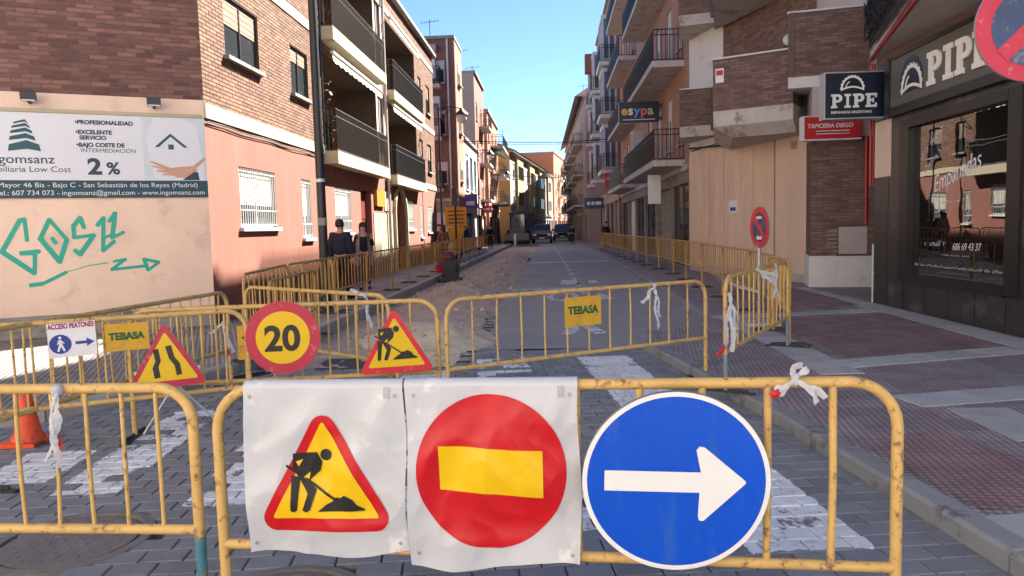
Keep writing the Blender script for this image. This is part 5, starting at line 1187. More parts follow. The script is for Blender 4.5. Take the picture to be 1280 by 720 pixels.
# ---------- plastic sheets on the front barrier
FB_ = Fr((-1.32, 2.765), u=(2.56, -.055))
def sheet(name, label, u0, u1, vb, seed):
    rr = random.Random(seed); w = u1-u0; waves = [(rr.uniform(.6, 2.2), rr.uniform(1, 5), rr.uniform(-3, 3), rr.uniform(0, 6)) for _ in range(8)]
    top = 1.035
    def fn(u, v):
        s = (u-u0)/w; t = (top-v)/(top-vb); z = .026
        for a, kx, ky, ph in waves: z += .0026*a*math.sin(kx*s*3+ky*t*4+ph)*min(1, t*3+.15)
        z += .006*math.sin(9*t+2.2*s+seed)*t + .004*abs(math.sin(5*s+7*t+seed*2))*t
        for (cs, ct, an, am) in ((.25, .3, .6, .007), (.7, .55, -.5, .006), (.5, .85, .15, .008), (.85, .15, 1.1, .006)):
            q = (s-cs)*math.sin(an)+(t-ct)*math.cos(an); l = (s-cs)*math.cos(an)-(t-ct)*math.sin(an); z += am*.9*math.exp(-(q/.055)**2)*math.exp(-(l/.28)**2)
        for (q, am) in ((4.5, .011), (9., .005)): z += am*(1-abs(2*noise.noise(Vector((u*q+seed*7, v*q*.8+seed, seed*1.3)))))*min(1, t*4+.2)
        return max(z+.006, .0265+.25*(z-.02))
    S = Surf(FB_, fn); T = thing(name, label, 'banner', tuple(FB_.p((u0+u1)/2, vb, .03))); b = MB(); nx, ny = 110, 120
    def edge(s): return vb+.015*math.sin(6*s+seed)+.012*s
    for j in range(ny+1):
        for i in range(nx+1):
            s = i/nx; t = j/ny; wob = .006*math.sin(t*7+seed+2*s); u = u0+w*s+wob; v = edge(s)+(top-edge(s))*t; b.v.append(tuple(S.p(u, v)))
    for k in range(1, 9):   # wrap over the top rail
        a = math.pi*k/8
        for i in range(nx+1):
            s = i/nx; u = u0+w*s+.006*math.sin(7+seed+2*s); r = .0255; e = fn(u, top)-.026
            b.v.append(tuple(FB_.p(u, top-.006+r*math.sin(a)*.95+.006*(k < 8), r*math.cos(a)+e*(1-k/8))))
    for i in range(nx+1): s = i/nx; b.v.append(tuple(FB_.p(u0+w*s, top-.12, -.030)))
    rows = ny+10
    for j in range(rows-1):
        for i in range(nx): a = j*(nx+1)+i; b.face((a, a+1, a+nx+2, a+nx+1))
    build('sheet', b, 'pvc', T, True); b = MB()
    for (s, v) in ((.05, 1.0), (.95, 1.0), (.05, vb+.05), (.95, vb+.05)):
        u = u0+w*s; b = MB(); ring_patch(b, S, circle(u, v, .008, 14), (u, v), .0022, 2); build('eyelet', b, 'sign_back', T)
    b = MB()
    for (s, v, hw) in ((.90, 1.012, .012),):
        u = u0+w*s; ring_patch(b, S, sub_poly([(u-hw, v-.022), (u+hw, v-.022), (u+hw, v+.022), (u-hw, v+.022)], 4), (u, v), .0022, 4)
    build('hem_patch', b, 'sign_back', T)
    return T, S
u_of = lambda x: x+1.32
T, S = sheet('works_banner', 'white plastic sheet printed with a road works triangle on the front barrier', u_of(-1.20), u_of(-.572), .375, 1)
cx = u_of(-.888)
def P2(pts, dx, dy): return [(x+dx, y+dy) for x, y in pts]
def warp(pts): return [(cx+(u-cx)*(1+.0*v), v-.02*(u-cx)) for u, v in pts]
b = MB(); o_ = rounded_tri(.56, .05, cx, .475, 8); o_ = [(x, .475+(y-.475)*1.04) for x, y in o_]; ring_patch(b, S, sub_len(o_), (cx, .62), .0032, 44); build('red_border', b, 'print_red', T, True)
b = MB(); o_ = rounded_tri(.418, .006, cx, .527, 3); o_ = [(x, .527+(y-.527)*1.05) for x, y in o_]; ring_patch(b, S, sub_len(o_), (cx, .64), .0060, 40); build('yellow_field', b, 'print_yellow', T, True)
b = MB()
for k, key in enumerate(('torso', 'leg1', 'leg2', 'shovel', 'pile')):
    q = sub_len([(cx+u*1.15, .478+v*1.15*.98) for u, v in wk_pts(key, .48)])[::-1]; c = (sum(x for x, y in q)/len(q), sum(y for x, y in q)/len(q)); ring_patch(b, S, q, c, .0088+.0003*k, 16)
c = (cx+(320-312.5)/455*.552, .478+(575-326)/455*.541); ring_patch(b, S, circle(c[0], c[1], .0225, 20), c, .0088, 6)
fg = build('worker_figure', b, 'print_black', T, True)
b = MB()
for key in ('gap1', 'gap2'): q = sub_len([(cx+u*1.15, .478+v*1.15*.98) for u, v in wk_pts(key, .48)])[::-1]; c = (sum(x for x, y in q)/len(q), sum(y for x, y in q)/len(q)); ring_patch(b, S, q, c, .0115, 5)
build('figure_gap', b, 'print_yellow', fg, True)
T, S = sheet('no_entry_banner', 'white plastic sheet printed with a red and yellow no entry disc', u_of(-.566), u_of(.085), .335, 3)
c = (u_of(-.247), .708); b = MB(); ring_patch(b, S, [(c[0]+.283*math.cos(a), c[1]+.295*math.sin(a)) for a in [2*math.pi*k/240 for k in range(240)]], c, .0032, 44); build('red_disc', b, 'print_red', T, True)
b = MB(); ring_patch(b, S, sub_len([(c[0]-.195, c[1]-.068), (c[0]+.195, c[1]-.098), (c[0]+.195, c[1]+.082), (c[0]-.195, c[1]+.104)]), (c[0], c[1]), .0060, 34); build('yellow_bar', b, 'print_yellow', T, True)
# ---------- blue arrow sign leaning on the front barrier
p = Vector((.425, 2.625, .69)); F = tilted(p, Vector((1, -.02, 0)).normalized(), R(-1.5), R(-3))
T = thing('mandatory_arrow_sign', 'large round blue sign with a white arrow leaning on the front barrier', 'sign', tuple(p))
b = MB(); b.fprism(F, circle(0, 0, .335, 72), -.022, 0); build('plate', b, 'sign_back', T)
b = MB()
o1, o2 = circle(0, 0, .335, 72), circle(0, 0, .318, 72)
for k in range(72): q = (k+1) % 72; b.quad(F.p(*o2[k], .002), F.p(*o1[k], .002), F.p(*o1[q], .002), F.p(*o2[q], .002)); b.quad(F.p(*o1[k], .002), F.p(*o1[k], -.02), F.p(*o1[q], -.02), F.p(*o1[q], .002))
build('white_rim', b, 'sign_white', T)
layer(T, F, o2, .0018, 'sign_blue', 'blue_field')
layer(T, F, [(-.255, -.036), (.085, -.036), (.082, -.128), (.088, -.142), (.102, -.142), (.245, .0), (.248, .006), (.245, .012), (.098, .134), (.080, .136), (.070, .122), (.088, .040), (-.255, .040)], .0045, 'sign_white', 'arrow')
# ---------- no parking signs
Fq = Fr3((2.68, 4.35, 2.655), (1, -.05, 0), (0, 0, 1)); T = metal_sign('no_parking_sign', 'large weathered no parking disc cut off by the right edge', Fq, circle(0, 0, .30)); layer(T, Fq, circle(0, 0, .30), .002, 'sign_red_old', 'rim'); layer(T, Fq, circle(0, 0, .215), .004, 'sign_navy', 'field')
layer(T, Fq, [(-.185, -.125), (-.125, -.185), (.185, .125), (.125, .185)], .006, 'sign_red_old', 'stripe')
b = MB(); b.tube([(2.92, 4.44, .09), (2.92, 4.44, 3.05)], .03, 10); build('post', b, 'galv', T)
Fq = Fr3((3.02, 11.0, 1.53), (.19, -.98, 0), (0, 0, 1)); T = metal_sign('no_parking_sign', 'small no parking disc on a stand seen at an angle beside the beige wall', Fq, circle(0, 0, .30)); layer(T, Fq, circle(0, 0, .30), .002, 'sign_red', 'rim'); layer(T, Fq, circle(0, 0, .215), .004, 'sign_navy', 'field'); layer(T, Fq, [(-.185, .125), (.125, -.185), (.185, -.125), (-.125, .185)][::-1], .006, 'sign_red', 'stripe')
layer(T, Fq, [(-.08, .12), (.08, .12), (.08, .16), (-.08, .16)], .007, 'sign_white', 'sticker'); layer(T, Fq, [(-.08, -.18), (.08, -.18), (.08, -.13), (-.08, -.13)], .007, 'sign_white', 'sticker')
b = MB(); b.tube([(3.03, 11.05, .1), (3.03, 11.05, 1.3)], .025, 8); b.box(2.78, 3.28, 10.8, 11.3, .1, .14); build('stand', b, 'galv', T)

# ================================================================== TAPE KNOTS, CONE
def ribbon(mb, pts, w, tw=0., nrm=(0, -1, 0)):
    pts = [Vector(p) for p in pts]; n = len(pts); N_ = Vector(nrm); L_ = []; 
    if n > 1:
        q = []
        for k in range(n-1):
            for j in range(3): q.append(pts[k].lerp(pts[k+1], j/3))
        q.append(pts[-1]); pts = [p+Vector([w*.07*noise.noise(p*70+Vector((i*9, 0, 3))) for i in range(3)]) for p in q]; n = len(pts)
    for k, p in enumerate(pts):
        t = (pts[min(k+1, n-1)]-pts[max(k-1, 0)]).normalized(); s = t.cross(N_).normalized(); s = Matrix.Rotation(tw*k/n, 3, t) @ s; ww = w*(.30+.70*min(1, k/(n*.6)))*(.75+.5*noise.noise(p*45)); L_.append((p-s*ww/2, p+s*ww/2))
    for (a, c), (e, f) in zip(L_, L_[1:]): m0, m1 = (a+c)/2+N_*w*.10*(.5+noise.noise(a*60)), (e+f)/2+N_*w*.10*(.5+noise.noise(e*60)); mb.quad(a, m0, m1, e); mb.quad(m0, c, f, m1)
def hang(c, dx, dz, n=9, sw=.02, ph=0.): return [Vector(c)+Vector((dx*k/n+sw*math.sin(k*.9+ph), -.012-.004*k+sw*.6*math.cos(k*1.3+ph), dz*k/n)) for k in range(n+1)]
def knot(name, label, c, strands, red=None, group='red and white tape knots'):
    T = thing(name, label, 'tape', tuple(c), group=group); b = MB()
    for i, (dx, dz, w) in enumerate(strands): ribbon(b, hang(c, dx, dz, 10, .012, i*1.7), w, .9*(i % 2 or -1))
    build('ribbon', b, 'tape', T)
    b = MB(); b.lathe(tuple(c), [(.010, -.022), (.023, -.012), (.021, 0), (.024, .010), (.010, .022)], 7); build('knot', b, 'tape', T, True)
    if red: b = MB(); ribbon(b, red[0], red[1]); build('red_end', b, 'tape_red', T)
c = Vector((.865, 2.695, 1.045))
T = thing('tape_bow', 'white tape bow with a red end tied to the top of the front barrier', 'tape', tuple(c), group='red and white tape knots'); b = MB()
ribbon(b, [c, c+.72*Vector((-.02, -.03, .03)), c+.72*Vector((-.015, -.03, .07)), c+.72*Vector((.03, -.035, .078))], .036, .6); ribbon(b, [c, c+.72*Vector((.02, -.03, .03)), c+.72*Vector((.05, -.03, .055)), c+.72*Vector((.06, -.02, .06))], .036, -.5)
ribbon(b, [c+.72*Vector((0, -.02, 0)), c+.72*Vector((-.04, -.04, -.02)), c+.72*Vector((-.08, -.045, -.045)), c+.72*Vector((-.10, -.045, -.06))], .045); ribbon(b, [c+.72*Vector((0, -.02, 0)), c+.72*Vector((.05, -.045, -.025)), c+.72*Vector((.10, -.05, -.05)), c+.72*Vector((.14, -.05, -.085))], .04, .5); ribbon(b, [c+.72*Vector((0, -.025, 0)), c+.72*Vector((.04, -.05, -.03)), c+.72*Vector((.08, -.055, -.07)), c+.72*Vector((.095, -.05, -.11))], .034, -.5)
build('ribbon', b, 'tape', T); b = MB(); ribbon(b, [c+.72*Vector((-.085, -.05, -.048)), c+.72*Vector((-.105, -.052, -.06)), c+.72*Vector((-.13, -.05, -.075))], .047); build('red_end', b, 'tape_red', T); b = MB(); b.lathe((c.x, c.y-.01, c.z), [(.006, -.026), (.015, -.014), (.0125, 0), (.016, .012), (.006, .026)], 7); build('knot', b, 'tape', T, True)
knot('barrier_tape', 'white and red tape hanging from the left front barrier', (-1.955, 2.76, 1.03), [(.01, -.30, .035), (-.02, -.27, .04), (.02, -.2, .03)], red=(hang((-1.945, 2.75, .86), .01, -.12, 5, .008), .03))
knot('barrier_tape', 'white tape strands hanging from the barrier across the road', (.98, 7.22, 1.02), [(.02, -.42, .05), (-.12, -.16, .05), (.05, -.30, .04)])
knot('barrier_tape', 'white and red tape tied round the meeting posts on the pavement', (1.55, 6.58, .98), [(-.05, -.45, .06), (.02, -.5, .06), (.05, -.3, .05)], red=(hang((1.5, 6.56, .55), -.06, -.1, 5, .01), .05))
knot('barrier_tape', 'pale blue white tape on top of the barrier by the grey leg', (2.05, 7.55, 1.13), [(.14, -.12, .07), (.18, -.06, .06)])
knot('barrier_tape', 'violet white tape dangling beside the small no parking disc', (2.45, 8.3, 1.13), [(.02, -.42, .05), (-.03, -.36, .05)])
knot('barrier_tape', 'white and red tape tied to the barrier left of the 20 sign', (-3.38, 7.35, .72), [(.1, -.3, .05), (-.12, -.1, .05), (.06, -.45, .04)], red=(hang((-3.36, 7.3, .55), .05, -.16, 5, .01), .05))
knot('barrier_tape', 'dirty white tape on the diagonal barrier in front of the trench', (-1.75, 6.78, 1.02), [(.05, -.3, .05), (-.12, .06, .05)])
b = MB(); ribbon(b, [Vector((3.3, 18, .95)).lerp(Vector((2.9, 10.6, .62)), k/12)+Vector((0, 0, -.18*math.sin(math.pi*k/12))) for k in range(13)], .06); solo('tape_line', b, 'tape', 'long white tape strung along the right row of barriers', 'tape', (3.1, 14, .7))
CN = thing('traffic_cone', 'scuffed orange traffic cone at the left edge behind the front barrier', 'cone', (-4.22, 5.58, 0)); b = MB(); b.box(-4.37, -4.07, 5.43, 5.73, 0, .035); build('base', b, 'cone', CN)
b = MB(); b.lathe((-4.22, 5.58, .03), [(.125, 0), (.12, .03), (.10, .05), (.033, .42), (.028, .44), (.012, .44)], 24); build('body', b, 'cone', CN, 50)
b = MB(); b.lathe((-4.22, 5.58, .0), [(.040, .455), (.036, .473), (.030, .475)], 24)

# ================================================================== LAMP POSTS, CABLES, FAR SIGNS
b = MB(); b.tube([(-4.28, 13.65, .1), (-4.28, 13.65, 1.2), (-4.28, 13.65, 9.5)], [.095, .085, .07], 14)
T = thing('street_pole', 'tall dark steel pole on the left pavement in front of the pink building', 'pole', (-4.28, 13.65, .12)); build('shaft', b, 'black_iron', T, 40); b = MB(); b.lathe((-4.28, 13.65, .11), [(.2, 0), (.2, .05), (.12, .09), (.1, .3)], 14); build('base', b, 'black_iron', T, 40)
b = MB(); b.lathe((-4.28, 13.65, 1.75), [(.088, 0), (.088, .14)], 14); build('label_band', b, 'cement', T); b = MB(); b.lathe((-4.28, 13.65, 2.55), [(.087, 0), (.087, .06)], 14); build('label_band', b, 'alu', T)
def lamp(x, y, h, arm, label):
    T = thing('street_lamp', label, 'street lamp', (x, y, .1), group='lantern street lamps'); b = MB(); b.tube([(x, y, .1), (x, y, 1.2), (x, y, h)], [.07, .06, .04], 10); build('post', b, 'black_iron', T, 40); b = MB(); b.lathe((x, y, .1), [(.16, 0), (.14, .5), (.08, .9), (.07, 1.0)], 10); build('base', b, 'black_iron', T, 40)
    b = MB(); b.tube([(x, y, h-.1), (x+arm*.5, y, h), (x+arm, y, h-.1)], .025, 6); b.tube([(x, y, h-.6), (x+arm*.6, y, h-.02)], .018, 6); build('arm', b, 'black_iron', T)
    b = MB(); b.lathe((x+arm, y, h-.75), [(.05, .68), (.10, .60), (.30, .42), (.32, .36), (.26, .36)][::-1], 12); ln = build('lantern', b, 'black_iron', T, 40); b = MB(); b.lathe((x+arm, y, h-.75), [(.05, 0), (.20, .06), (.25, .36)], 12); build('lantern_glass', b, 'blind', ln, True)
lamp(-5.0, 33.6, 7.1, 1.05, 'lantern street lamp beside the shaded brick block'); lamp(-5.1, 52, 7.1, .9, 'lantern street lamp in front of the low glazed building'); lamp(-5.0, 70, 7.0, .9, 'lantern street lamp farthest along the left pavement')
T = thing('overhead_cable', 'black cables slung across the street between the facades', 'cable', (0, 45, 6.3)); b = MB(); b.tube([(-5.5, 45, 6.9), (-2, 45, 6.72), (1, 45.5, 6.68), (4.3, 46.5, 6.95)], .025, 5); b.tube([(-5.5, 45.1, 6.8), (-2, 45.1, 6.6), (1, 45.6, 6.58), (4.3, 46.6, 6.8)], .015, 5); build('cable', b, 'cable', T)
b = MB(); b.tube([(-5.6, 82, 7.4), (0, 83, 7.0), (3.1, 84, 7.3)], .03, 5); solo('overhead_cable', b, 'cable', 'thin far cable slung across the street by the orange building', 'cable', (0, 83, 7.1))
T = thing('traffic_light', 'dark traffic light seen against the shaded brick block', 'traffic light', (-4.75, 36.5, .1)); b = MB(); b.tube([(-4.75, 36.5, .1), (-4.75, 36.5, 3.6)], .05, 8); build('post', b, 'black_iron', T)
b = MB(); b.box(-4.88, -4.62, 36.25, 36.5, 2.75, 3.6); h = build('housing', b, 'black_iron', T)
for k in range(3): b = MB(); Fq = Fr3((-4.75, 36.25, 2.9+.27*k), (1, 0, 0), (0, 0, 1)); b.fprism(Fq, circle(0, 0, .09, 14), 0, .01); build('lens', b, 'dark_steel', h)
T = thing('yellow_works_board', 'yellow works information boards behind the left barriers', 'sign', (-5.0, 38.2, .1)); Fq = Fr((-5.5, 38.2), n=(0, -1)); b = MB(); b.fbox(Fq, 0, 1.1, 1.75, 2.75, -.02, 0); build('board', b, 'hi_vis', T); b = MB(); b.fprism(Fq, [(.5, .3), (1.0, 1.7), (.05, 1.7)], -.03, -.01); build('lower_board', b, 'hi_vis', T)
b = MB()
for z in (2.5, 2.3, 2.1, 1.9): b.fbox(Fq, .15, .95, z, z+.06, 0, .004)
build('print', b, 'print_black', T); b = MB(); b.tube([(-5.3, 38.25, .1), (-5.3, 38.25, 2.7)], .025, 6); b.tube([(-4.6, 38.25, .1), (-4.6, 38.25, 2.7)], .025, 6); build('posts', b, 'galv', T)
def proj_sign(name, label, x0, x1, y, z0, z1, m, parts=()):
    T = thing(name, label, 'sign', ((x0+x1)/2, y, z0)); Fq = Fr((x0, y), n=(0, -1)); b = MB(); b.fbox(Fq, 0, x1-x0, z0, z1, -.15, 0); build('box', b, m, T); b = MB()
    for (a, c, e, f) in parts: w, h = x1-x0, z1-z0; b.fbox(Fq, w*a, w*c, z0+h*e, z0+h*f, 0, .01)
    if parts: build('print', b, 'sign_white', T)
    return T
bars = [(.12, .3, .35, .65), (.36, .52, .35, .65), (.58, .88, .35, .65)]
proj_sign('projecting_sign', 'purple projecting shop sign near the left street lamp', -5.6, -4.7, 47, 2.9, 3.8, 'purple_sign', [(.2, .8, .2, .5)])
proj_sign('projecting_sign', 'small red projecting sign on the red brick street front', -5.9, -5.0, 62, 2.9, 3.5, 'tap_red', [(.15, .85, .4, .6)])
proj_sign('projecting_sign', 'dark blue projecting sign low on the far right facades', 2.75, 4.3, 62, 3.0, 3.9, 'sign_navy', bars)
proj_sign('projecting_sign', 'red signboard under the first bay of the tall red building', 3.4, 4.35, 47.2, 3.9, 4.9, 'tap_red', [(.15, .85, .55, .7), (.25, .75, .3, .4)])
proj_sign('projecting_sign', 'white vertical sign on the pinkish brick building by the barriers', 3.55, 4.0, 27.5, 2.35, 3.4, 'sign_white')
proj_sign('projecting_sign', 'pale sign board beside the bays of the tall red building', 3.3, 4.2, 56, 3.9, 4.8, 'wall_pale')
T = thing('litter_sign', 'white bollard at the far end of the dug up strip', 'bollard', (-3.2, 64, 0)); b = MB(); b.lathe((-3.2, 64, 0), [(.11, 0), (.11, .95), (.09, 1.05), (.03, 1.08)], 12); build('post', b, 'concrete_bollard', T, 40); T.name = 'bollard'
b = MB(); b.lathe((-3.2, 64, .8), [(.113, 0), (.113, .12)], 12); build('band', b, 'sign_red', T)
# red bucket and dark compactor by the kerb
T = thing('bucket', 'small pinkish red bucket on the left kerb', 'bucket', (-3.88, 25.2, .12)); b = MB(); b.lathe((-3.88, 25.2, .12), [(.11, 0), (.14, .28), (.15, .29), (.13, .28), (.10, .04)], 16); build('body', b, 'bucket_red', T, 40); b = MB(); b.tube([(-3.88+.14*math.cos(a), 25.2, .40+.12*math.sin(a)) for a in [math.pi*k/8 for k in range(9)]], .008, 5); build('handle', b, 'galv', T)
T = thing('plate_compactor', 'dark plate compactor in the trench with a red engine cover', 'machine', (-3.3, 23.6, -.05)); b = MB(); b.box(-3.65, -2.95, 23.3, 24.0, -.1, .06); b.box(-3.55, -3.05, 23.35, 23.9, .06, .22); build('plate', b, 'machine_dark', T); b = MB(); b.box(-3.5, -3.1, 23.4, 23.8, .22, .60); b.lathe((-3.3, 23.6, .58), [(.14, 0), (.14, .10), (.05, .13)], 12); build('engine', b, 'machine_dark', T)
b = MB(); b.tube([(-3.52, 23.8, .2), (-3.60, 24.4, .95), (-3.0, 24.4, .95), (-3.08, 23.8, .2)], .02, 6); build('handle', b, 'rubber', T); b = MB(); b.box(-3.52, -3.25, 23.5, 23.82, .60, .74); build('cover', b, 'door_maroon', T)
T = thing('machine_cover', 'red maroon tarpaulin bundle leaning on the left barriers', 'tarpaulin', (-3.75, 26.4, .12)); b = MB(); b.lathe((-3.75, 26.4, .12), [(.34, 0), (.38, .15), (.33, .4), (.22, .62), (.08, .72)], 9); b.v = [(x+.05*noise.noise(Vector((x*5, y*5, z*5))), y+.06*noise.noise(Vector((x*4, y*4, z*6+3))), z) for x, y, z in b.v]; build('cloth', b, 'door_maroon', T, True)

# ================================================================== VEHICLES (far)
def wheel(T, x, y, r, w=.26):
    b = MB(); n = 16; i = len(b.v)
    prof = [(r*.6, -w/2), (r*.95, -w/2), (r, -w/2+.03), (r, w/2-.03), (r*.95, w/2), (r*.6, w/2)]
    for rr, dx in prof:
        for k in range(n): a = 2*math.pi*k/n; b.v.append((x+dx, y+rr*math.cos(a), r+rr*math.sin(a)))
    for j in range(len(prof)-1):
        for k in range(n): b.face((j*n+k, j*n+(k+1) % n, (j+1)*n+(k+1) % n, (j+1)*n+k))
    o = build('wheel', b, 'rubber', T, 40); b = MB(); i = 0
    for dx in (-w/2+.04, w/2-.04):
        b.poly([(x+dx, y+r*.6*math.cos(2*math.pi*k/n), r+r*.6*math.sin(2*math.pi*k/n)) for k in range(n)])
    build('rim', b, 'galv', o)
def loft(b, secs):
    """secs: list of closed loops (same count) joined in order, ends capped"""
    n = len(secs[0]); i = len(b.v)
    for s in secs: b.v += [tuple(p) for p in s]
    for j in range(len(secs)-1):
        for k in range(n): b.face((i+j*n+k, i+j*n+(k+1) % n, i+(j+1)*n+(k+1) % n, i+(j+1)*n+k))
    b.face(tuple(i+k for k in reversed(range(n)))); b.face(tuple(i+(len(secs)-1)*n+k for k in range(n)))
def rect(x, w0, w1, y, z0, z1): return [(x-w0/2, y, z0), (x+w0/2, y, z0), (x+w1/2, y, z1), (x-w1/2, y, z1)]
def truck(x, y, label, name, body, rack=True):
    T = thing(name, label, 'vehicle', (x, y, 0)); w = 2.0
    b = MB(); loft(b, [rect(x, w*.9, w*.86, y, .45, 1.0), rect(x, w, w*.95, y+.15, .38, 1.12), rect(x, w, w*.96, y+1.2, .38, 1.22), rect(x, w, w*.96, y+4.9, .4, 1.25), rect(x, w*.95, w*.92, y+5.0, .5, 1.2)]); build('body', b, body, T, 30)
    b = MB(); loft(b, [rect(x, w*.9, w*.86, y+1.0, 1.2, 1.25), rect(x, w*.9, w*.74, y+1.5, 1.2, 1.85), rect(x, w*.9, w*.74, y+2.9, 1.2, 1.9), rect(x, w*.9, w*.8, y+3.2, 1.2, 1.3)]); cab = build('cab', b, body, T, 30)
    b = MB(); b.quad((x-.78, y+1.02, 1.28), (x+.78, y+1.02, 1.28), (x+.66, y+1.46, 1.82), (x-.66, y+1.46, 1.82)); build('windscreen', b, 'glass', cab)
    for s in (-1, 1): b = MB(); b.box(x+s*.72-.16, x+s*.72+.16, y-.02, y+.04, .78, .93); build('headlight', b, 'headlight', T)
    b = MB(); b.box(x-.95, x+.95, y-.08, y+.02, .42, .62); build('bumper', b, 'truck_dark', T); b = MB(); b.box(x-.5, x+.5, y-.03, y+.02, .66, .9); build('grille', b, 'rubber', T)
    b = MB(); b.box(x-.26, x+.26, y-.10, y-.08, .47, .58); build('number_plate', b, 'sign_white', T)
    for s in (-1, 1):
        for yy in (y+.95, y+3.9): wheel(T, x+s*.88, yy, .36)
        b = MB(); b.box(x+s*1.08-.09, x+s*1.08+.09, y+1.35, y+1.45, 1.15, 1.38); build('mirror', b, 'truck_dark', T)
    if rack:
        b = MB()
        for s in (-.85, .85):
            for yy in (y+1.6, y+4.6): b.tube([(x+s, yy, 1.25), (x+s, yy, 2.45)], .03, 6)
            b.tube([(x+s, y+1.0, 2.45), (x+s, y+4.8, 2.45)], .035, 6)
        for yy in (y+1.0, y+2.6, y+4.6): b.box(x-1.0, x+1.0, yy-.05, yy+.05, 2.42, 2.52)
        build('roof_rack', b, 'machine_dark', T)
truck(-1.0, 72, 'dark works pickup with a roof rack facing down the street', 'pickup_truck', 'truck_grey')
truck(1.1, 80, 'dark parked car partly hidden behind the works pickup', 'dark_car', 'truck_dark', False)
x, y = -3.3, 70
T = thing('backhoe_loader', 'dusty grey loader machine with a glazed cab beside the works pickup', 'vehicle', (x, y, 0))
b = MB(); loft(b, [rect(x, 1.5, 1.4, y, .5, 1.3), rect(x, 1.7, 1.5, y+.6, .45, 1.5), rect(x, 1.7, 1.5, y+3.6, .45, 1.55), rect(x, 1.5, 1.3, y+4.2, .6, 1.4)]); build('chassis', b, 'machine_grey', T, 30)
b = MB()
for sx in (-.75, .75):
    for yy in (y+1.6, y+3.2): b.tube([(x+sx, yy, 1.4), (x+sx*.9, yy, 2.9)], .06, 6)
b.box(x-.85, x+.85, y+1.45, y+3.35, 2.85, 3.0); cb = build('cab', b, 'machine_dark', T); b = MB(); b.box(x-.70, x+.70, y+1.62, y+3.18, 1.5, 2.85); build('cab_glass', b, 'glass_blue', cb)
b = MB(); prof = [(0, .05), (.9, .0), (1.0, .1), (.8, .25), (.75, .9), (.55, 1.05), (.35, .9), (.15, .4)]
for k in range(len(prof)-1): (a, c), (e, f) = prof[k], prof[k+1]; b.quad((x-1.15, y-1.2+a, c), (x+1.15, y-1.2+a, c), (x+1.15, y-1.2+e, f), (x-1.15, y-1.2+e, f))
for s in (-1.15, 1.15): b.poly([(x+s, y-1.2+a, c) for a, c in prof])
build('bucket', b, 'machine_grey', T)
for s in (-.6, .6): b = MB(); b.tube([(x+s, y-.5, .7), (x+s, y+.4, 1.5), (x+s, y+1.6, 1.5)], .09, 6); build('loader_arm', b, 'machine_grey', T)
for s in (-.9, .9): wheel(T, x+s, y+.8, .5, .35); wheel(T, x+s, y+3.1, .68, .45)

# ================================================================== PEOPLE
def skin_mesh(name, chain, m, root=0, sub=2):
    """chain: verts [(co, rx, ry)], edges -> skinned, smoothed mesh data"""
    verts, edges = chain; me = bpy.data.meshes.new(name); bm = bmesh.new(); lay = bm.verts.layers.skin.verify(); vv = []
    for i, (co, rx, ry) in enumerate(verts): v = bm.verts.new(co); v[lay].radius = (rx, ry); v[lay].use_root = (i == root); vv.append(v)
    for a, c in edges: bm.edges.new((vv[a], vv[c]))
    bm.to_mesh(me); bm.free(); o = bpy.data.objects.new(name, me); col.objects.link(o); o.modifiers.new('s', 'SKIN').use_smooth_shade = True; sb = o.modifiers.new('u', 'SUBSURF'); sb.levels = sub
    dg = bpy.context.evaluated_depsgraph_get(); out = bpy.data.meshes.new_from_object(o.evaluated_get(dg)); bpy.data.objects.remove(o); bpy.data.meshes.remove(me)
    out.materials.clear(); out.materials.append(MATS[m]); out.polygons.foreach_set('use_smooth', [True]*len(out.polygons)); return out
def body_chain(h, arm=(0, 0), g=0., parts='all', stride=.12):
    """standing figure of height h, facing -y; arm = forward reach of left, right forearm; g inflates for clothing"""
    k = h/1.75; V = []; E_ = []
    def v(x, y, z, r, ry=None): V.append(((x*k, y*k, z*k), (r+g)*k, ((ry or r)+g)*k)); return len(V)-1
    def e(*ix): E_.extend(zip(ix, ix[1:]))
    if parts in ('all', 'torso'):
        pel = v(0, 0, .95, .155, .115); wa = v(0, -.005, 1.10, .145, .105); ch = v(0, .0, 1.30, .165, .115); sh = v(0, .01, 1.43, .12, .09); e(pel, wa, ch, sh)
        if parts == 'all': nk = v(0, 0, 1.52, .055); e(sh, nk); hd = v(0, -.015, 1.60, .078, .09); e(nk, hd); h2 = v(0, -.01, 1.68, .08, .095); e(hd, h2)
        for s, rc in ((-1, arm[0]), (1, arm[1])):
            a = v(s*.17, .01, 1.42, .058); el = v(s*.235, .02, 1.15, .045); e(sh, a, el)
            if rc: wr = v(s*.20, -.22, 1.12+rc, .034)
            else: wr = v(s*.25, -.04, .92, .034)
            e(el, wr)
            if parts == 'all':
                px, py, pz = V[wr][0]; px, py, pz = px/k, py/k, pz/k; dv = Vector((0, -.4, -1 if not rc else .5)).normalized()
                pm = v(px, py+dv.y*.07, pz+dv.z*.07, .034, .018); e(wr, pm)
                for f, off in enumerate((-.027, -.009, .009, .027)): f1 = v(px+off, py+dv.y*.12, pz+dv.z*.12, .009); f2 = v(px+off, py+dv.y*.16-.01, pz+dv.z*.15, .008); e(pm, f1, f2)
                t1 = v(px-s*.035, py-.02+dv.y*.05, pz+dv.z*.06, .010); t2 = v(px-s*.04, py-.035+dv.y*.07, pz+dv.z*.09, .009); e(wr, t1, t2)
    if parts in ('all', 'legs'):
        if parts == 'legs': pel = v(0, 0, .95, .15, .115)
        for s in (-1, 1):
            hp = v(s*.095, 0, .88, .088); kn = v(s*.10, -.02+s*stride*.4, .50, .06); an = v(s*.10, s*stride, .10, .04); e(pel, hp, kn, an)
            if parts == 'all': to = v(s*.11, s*stride-.15, .05, .04, .03); e(an, to)
    return V, E_
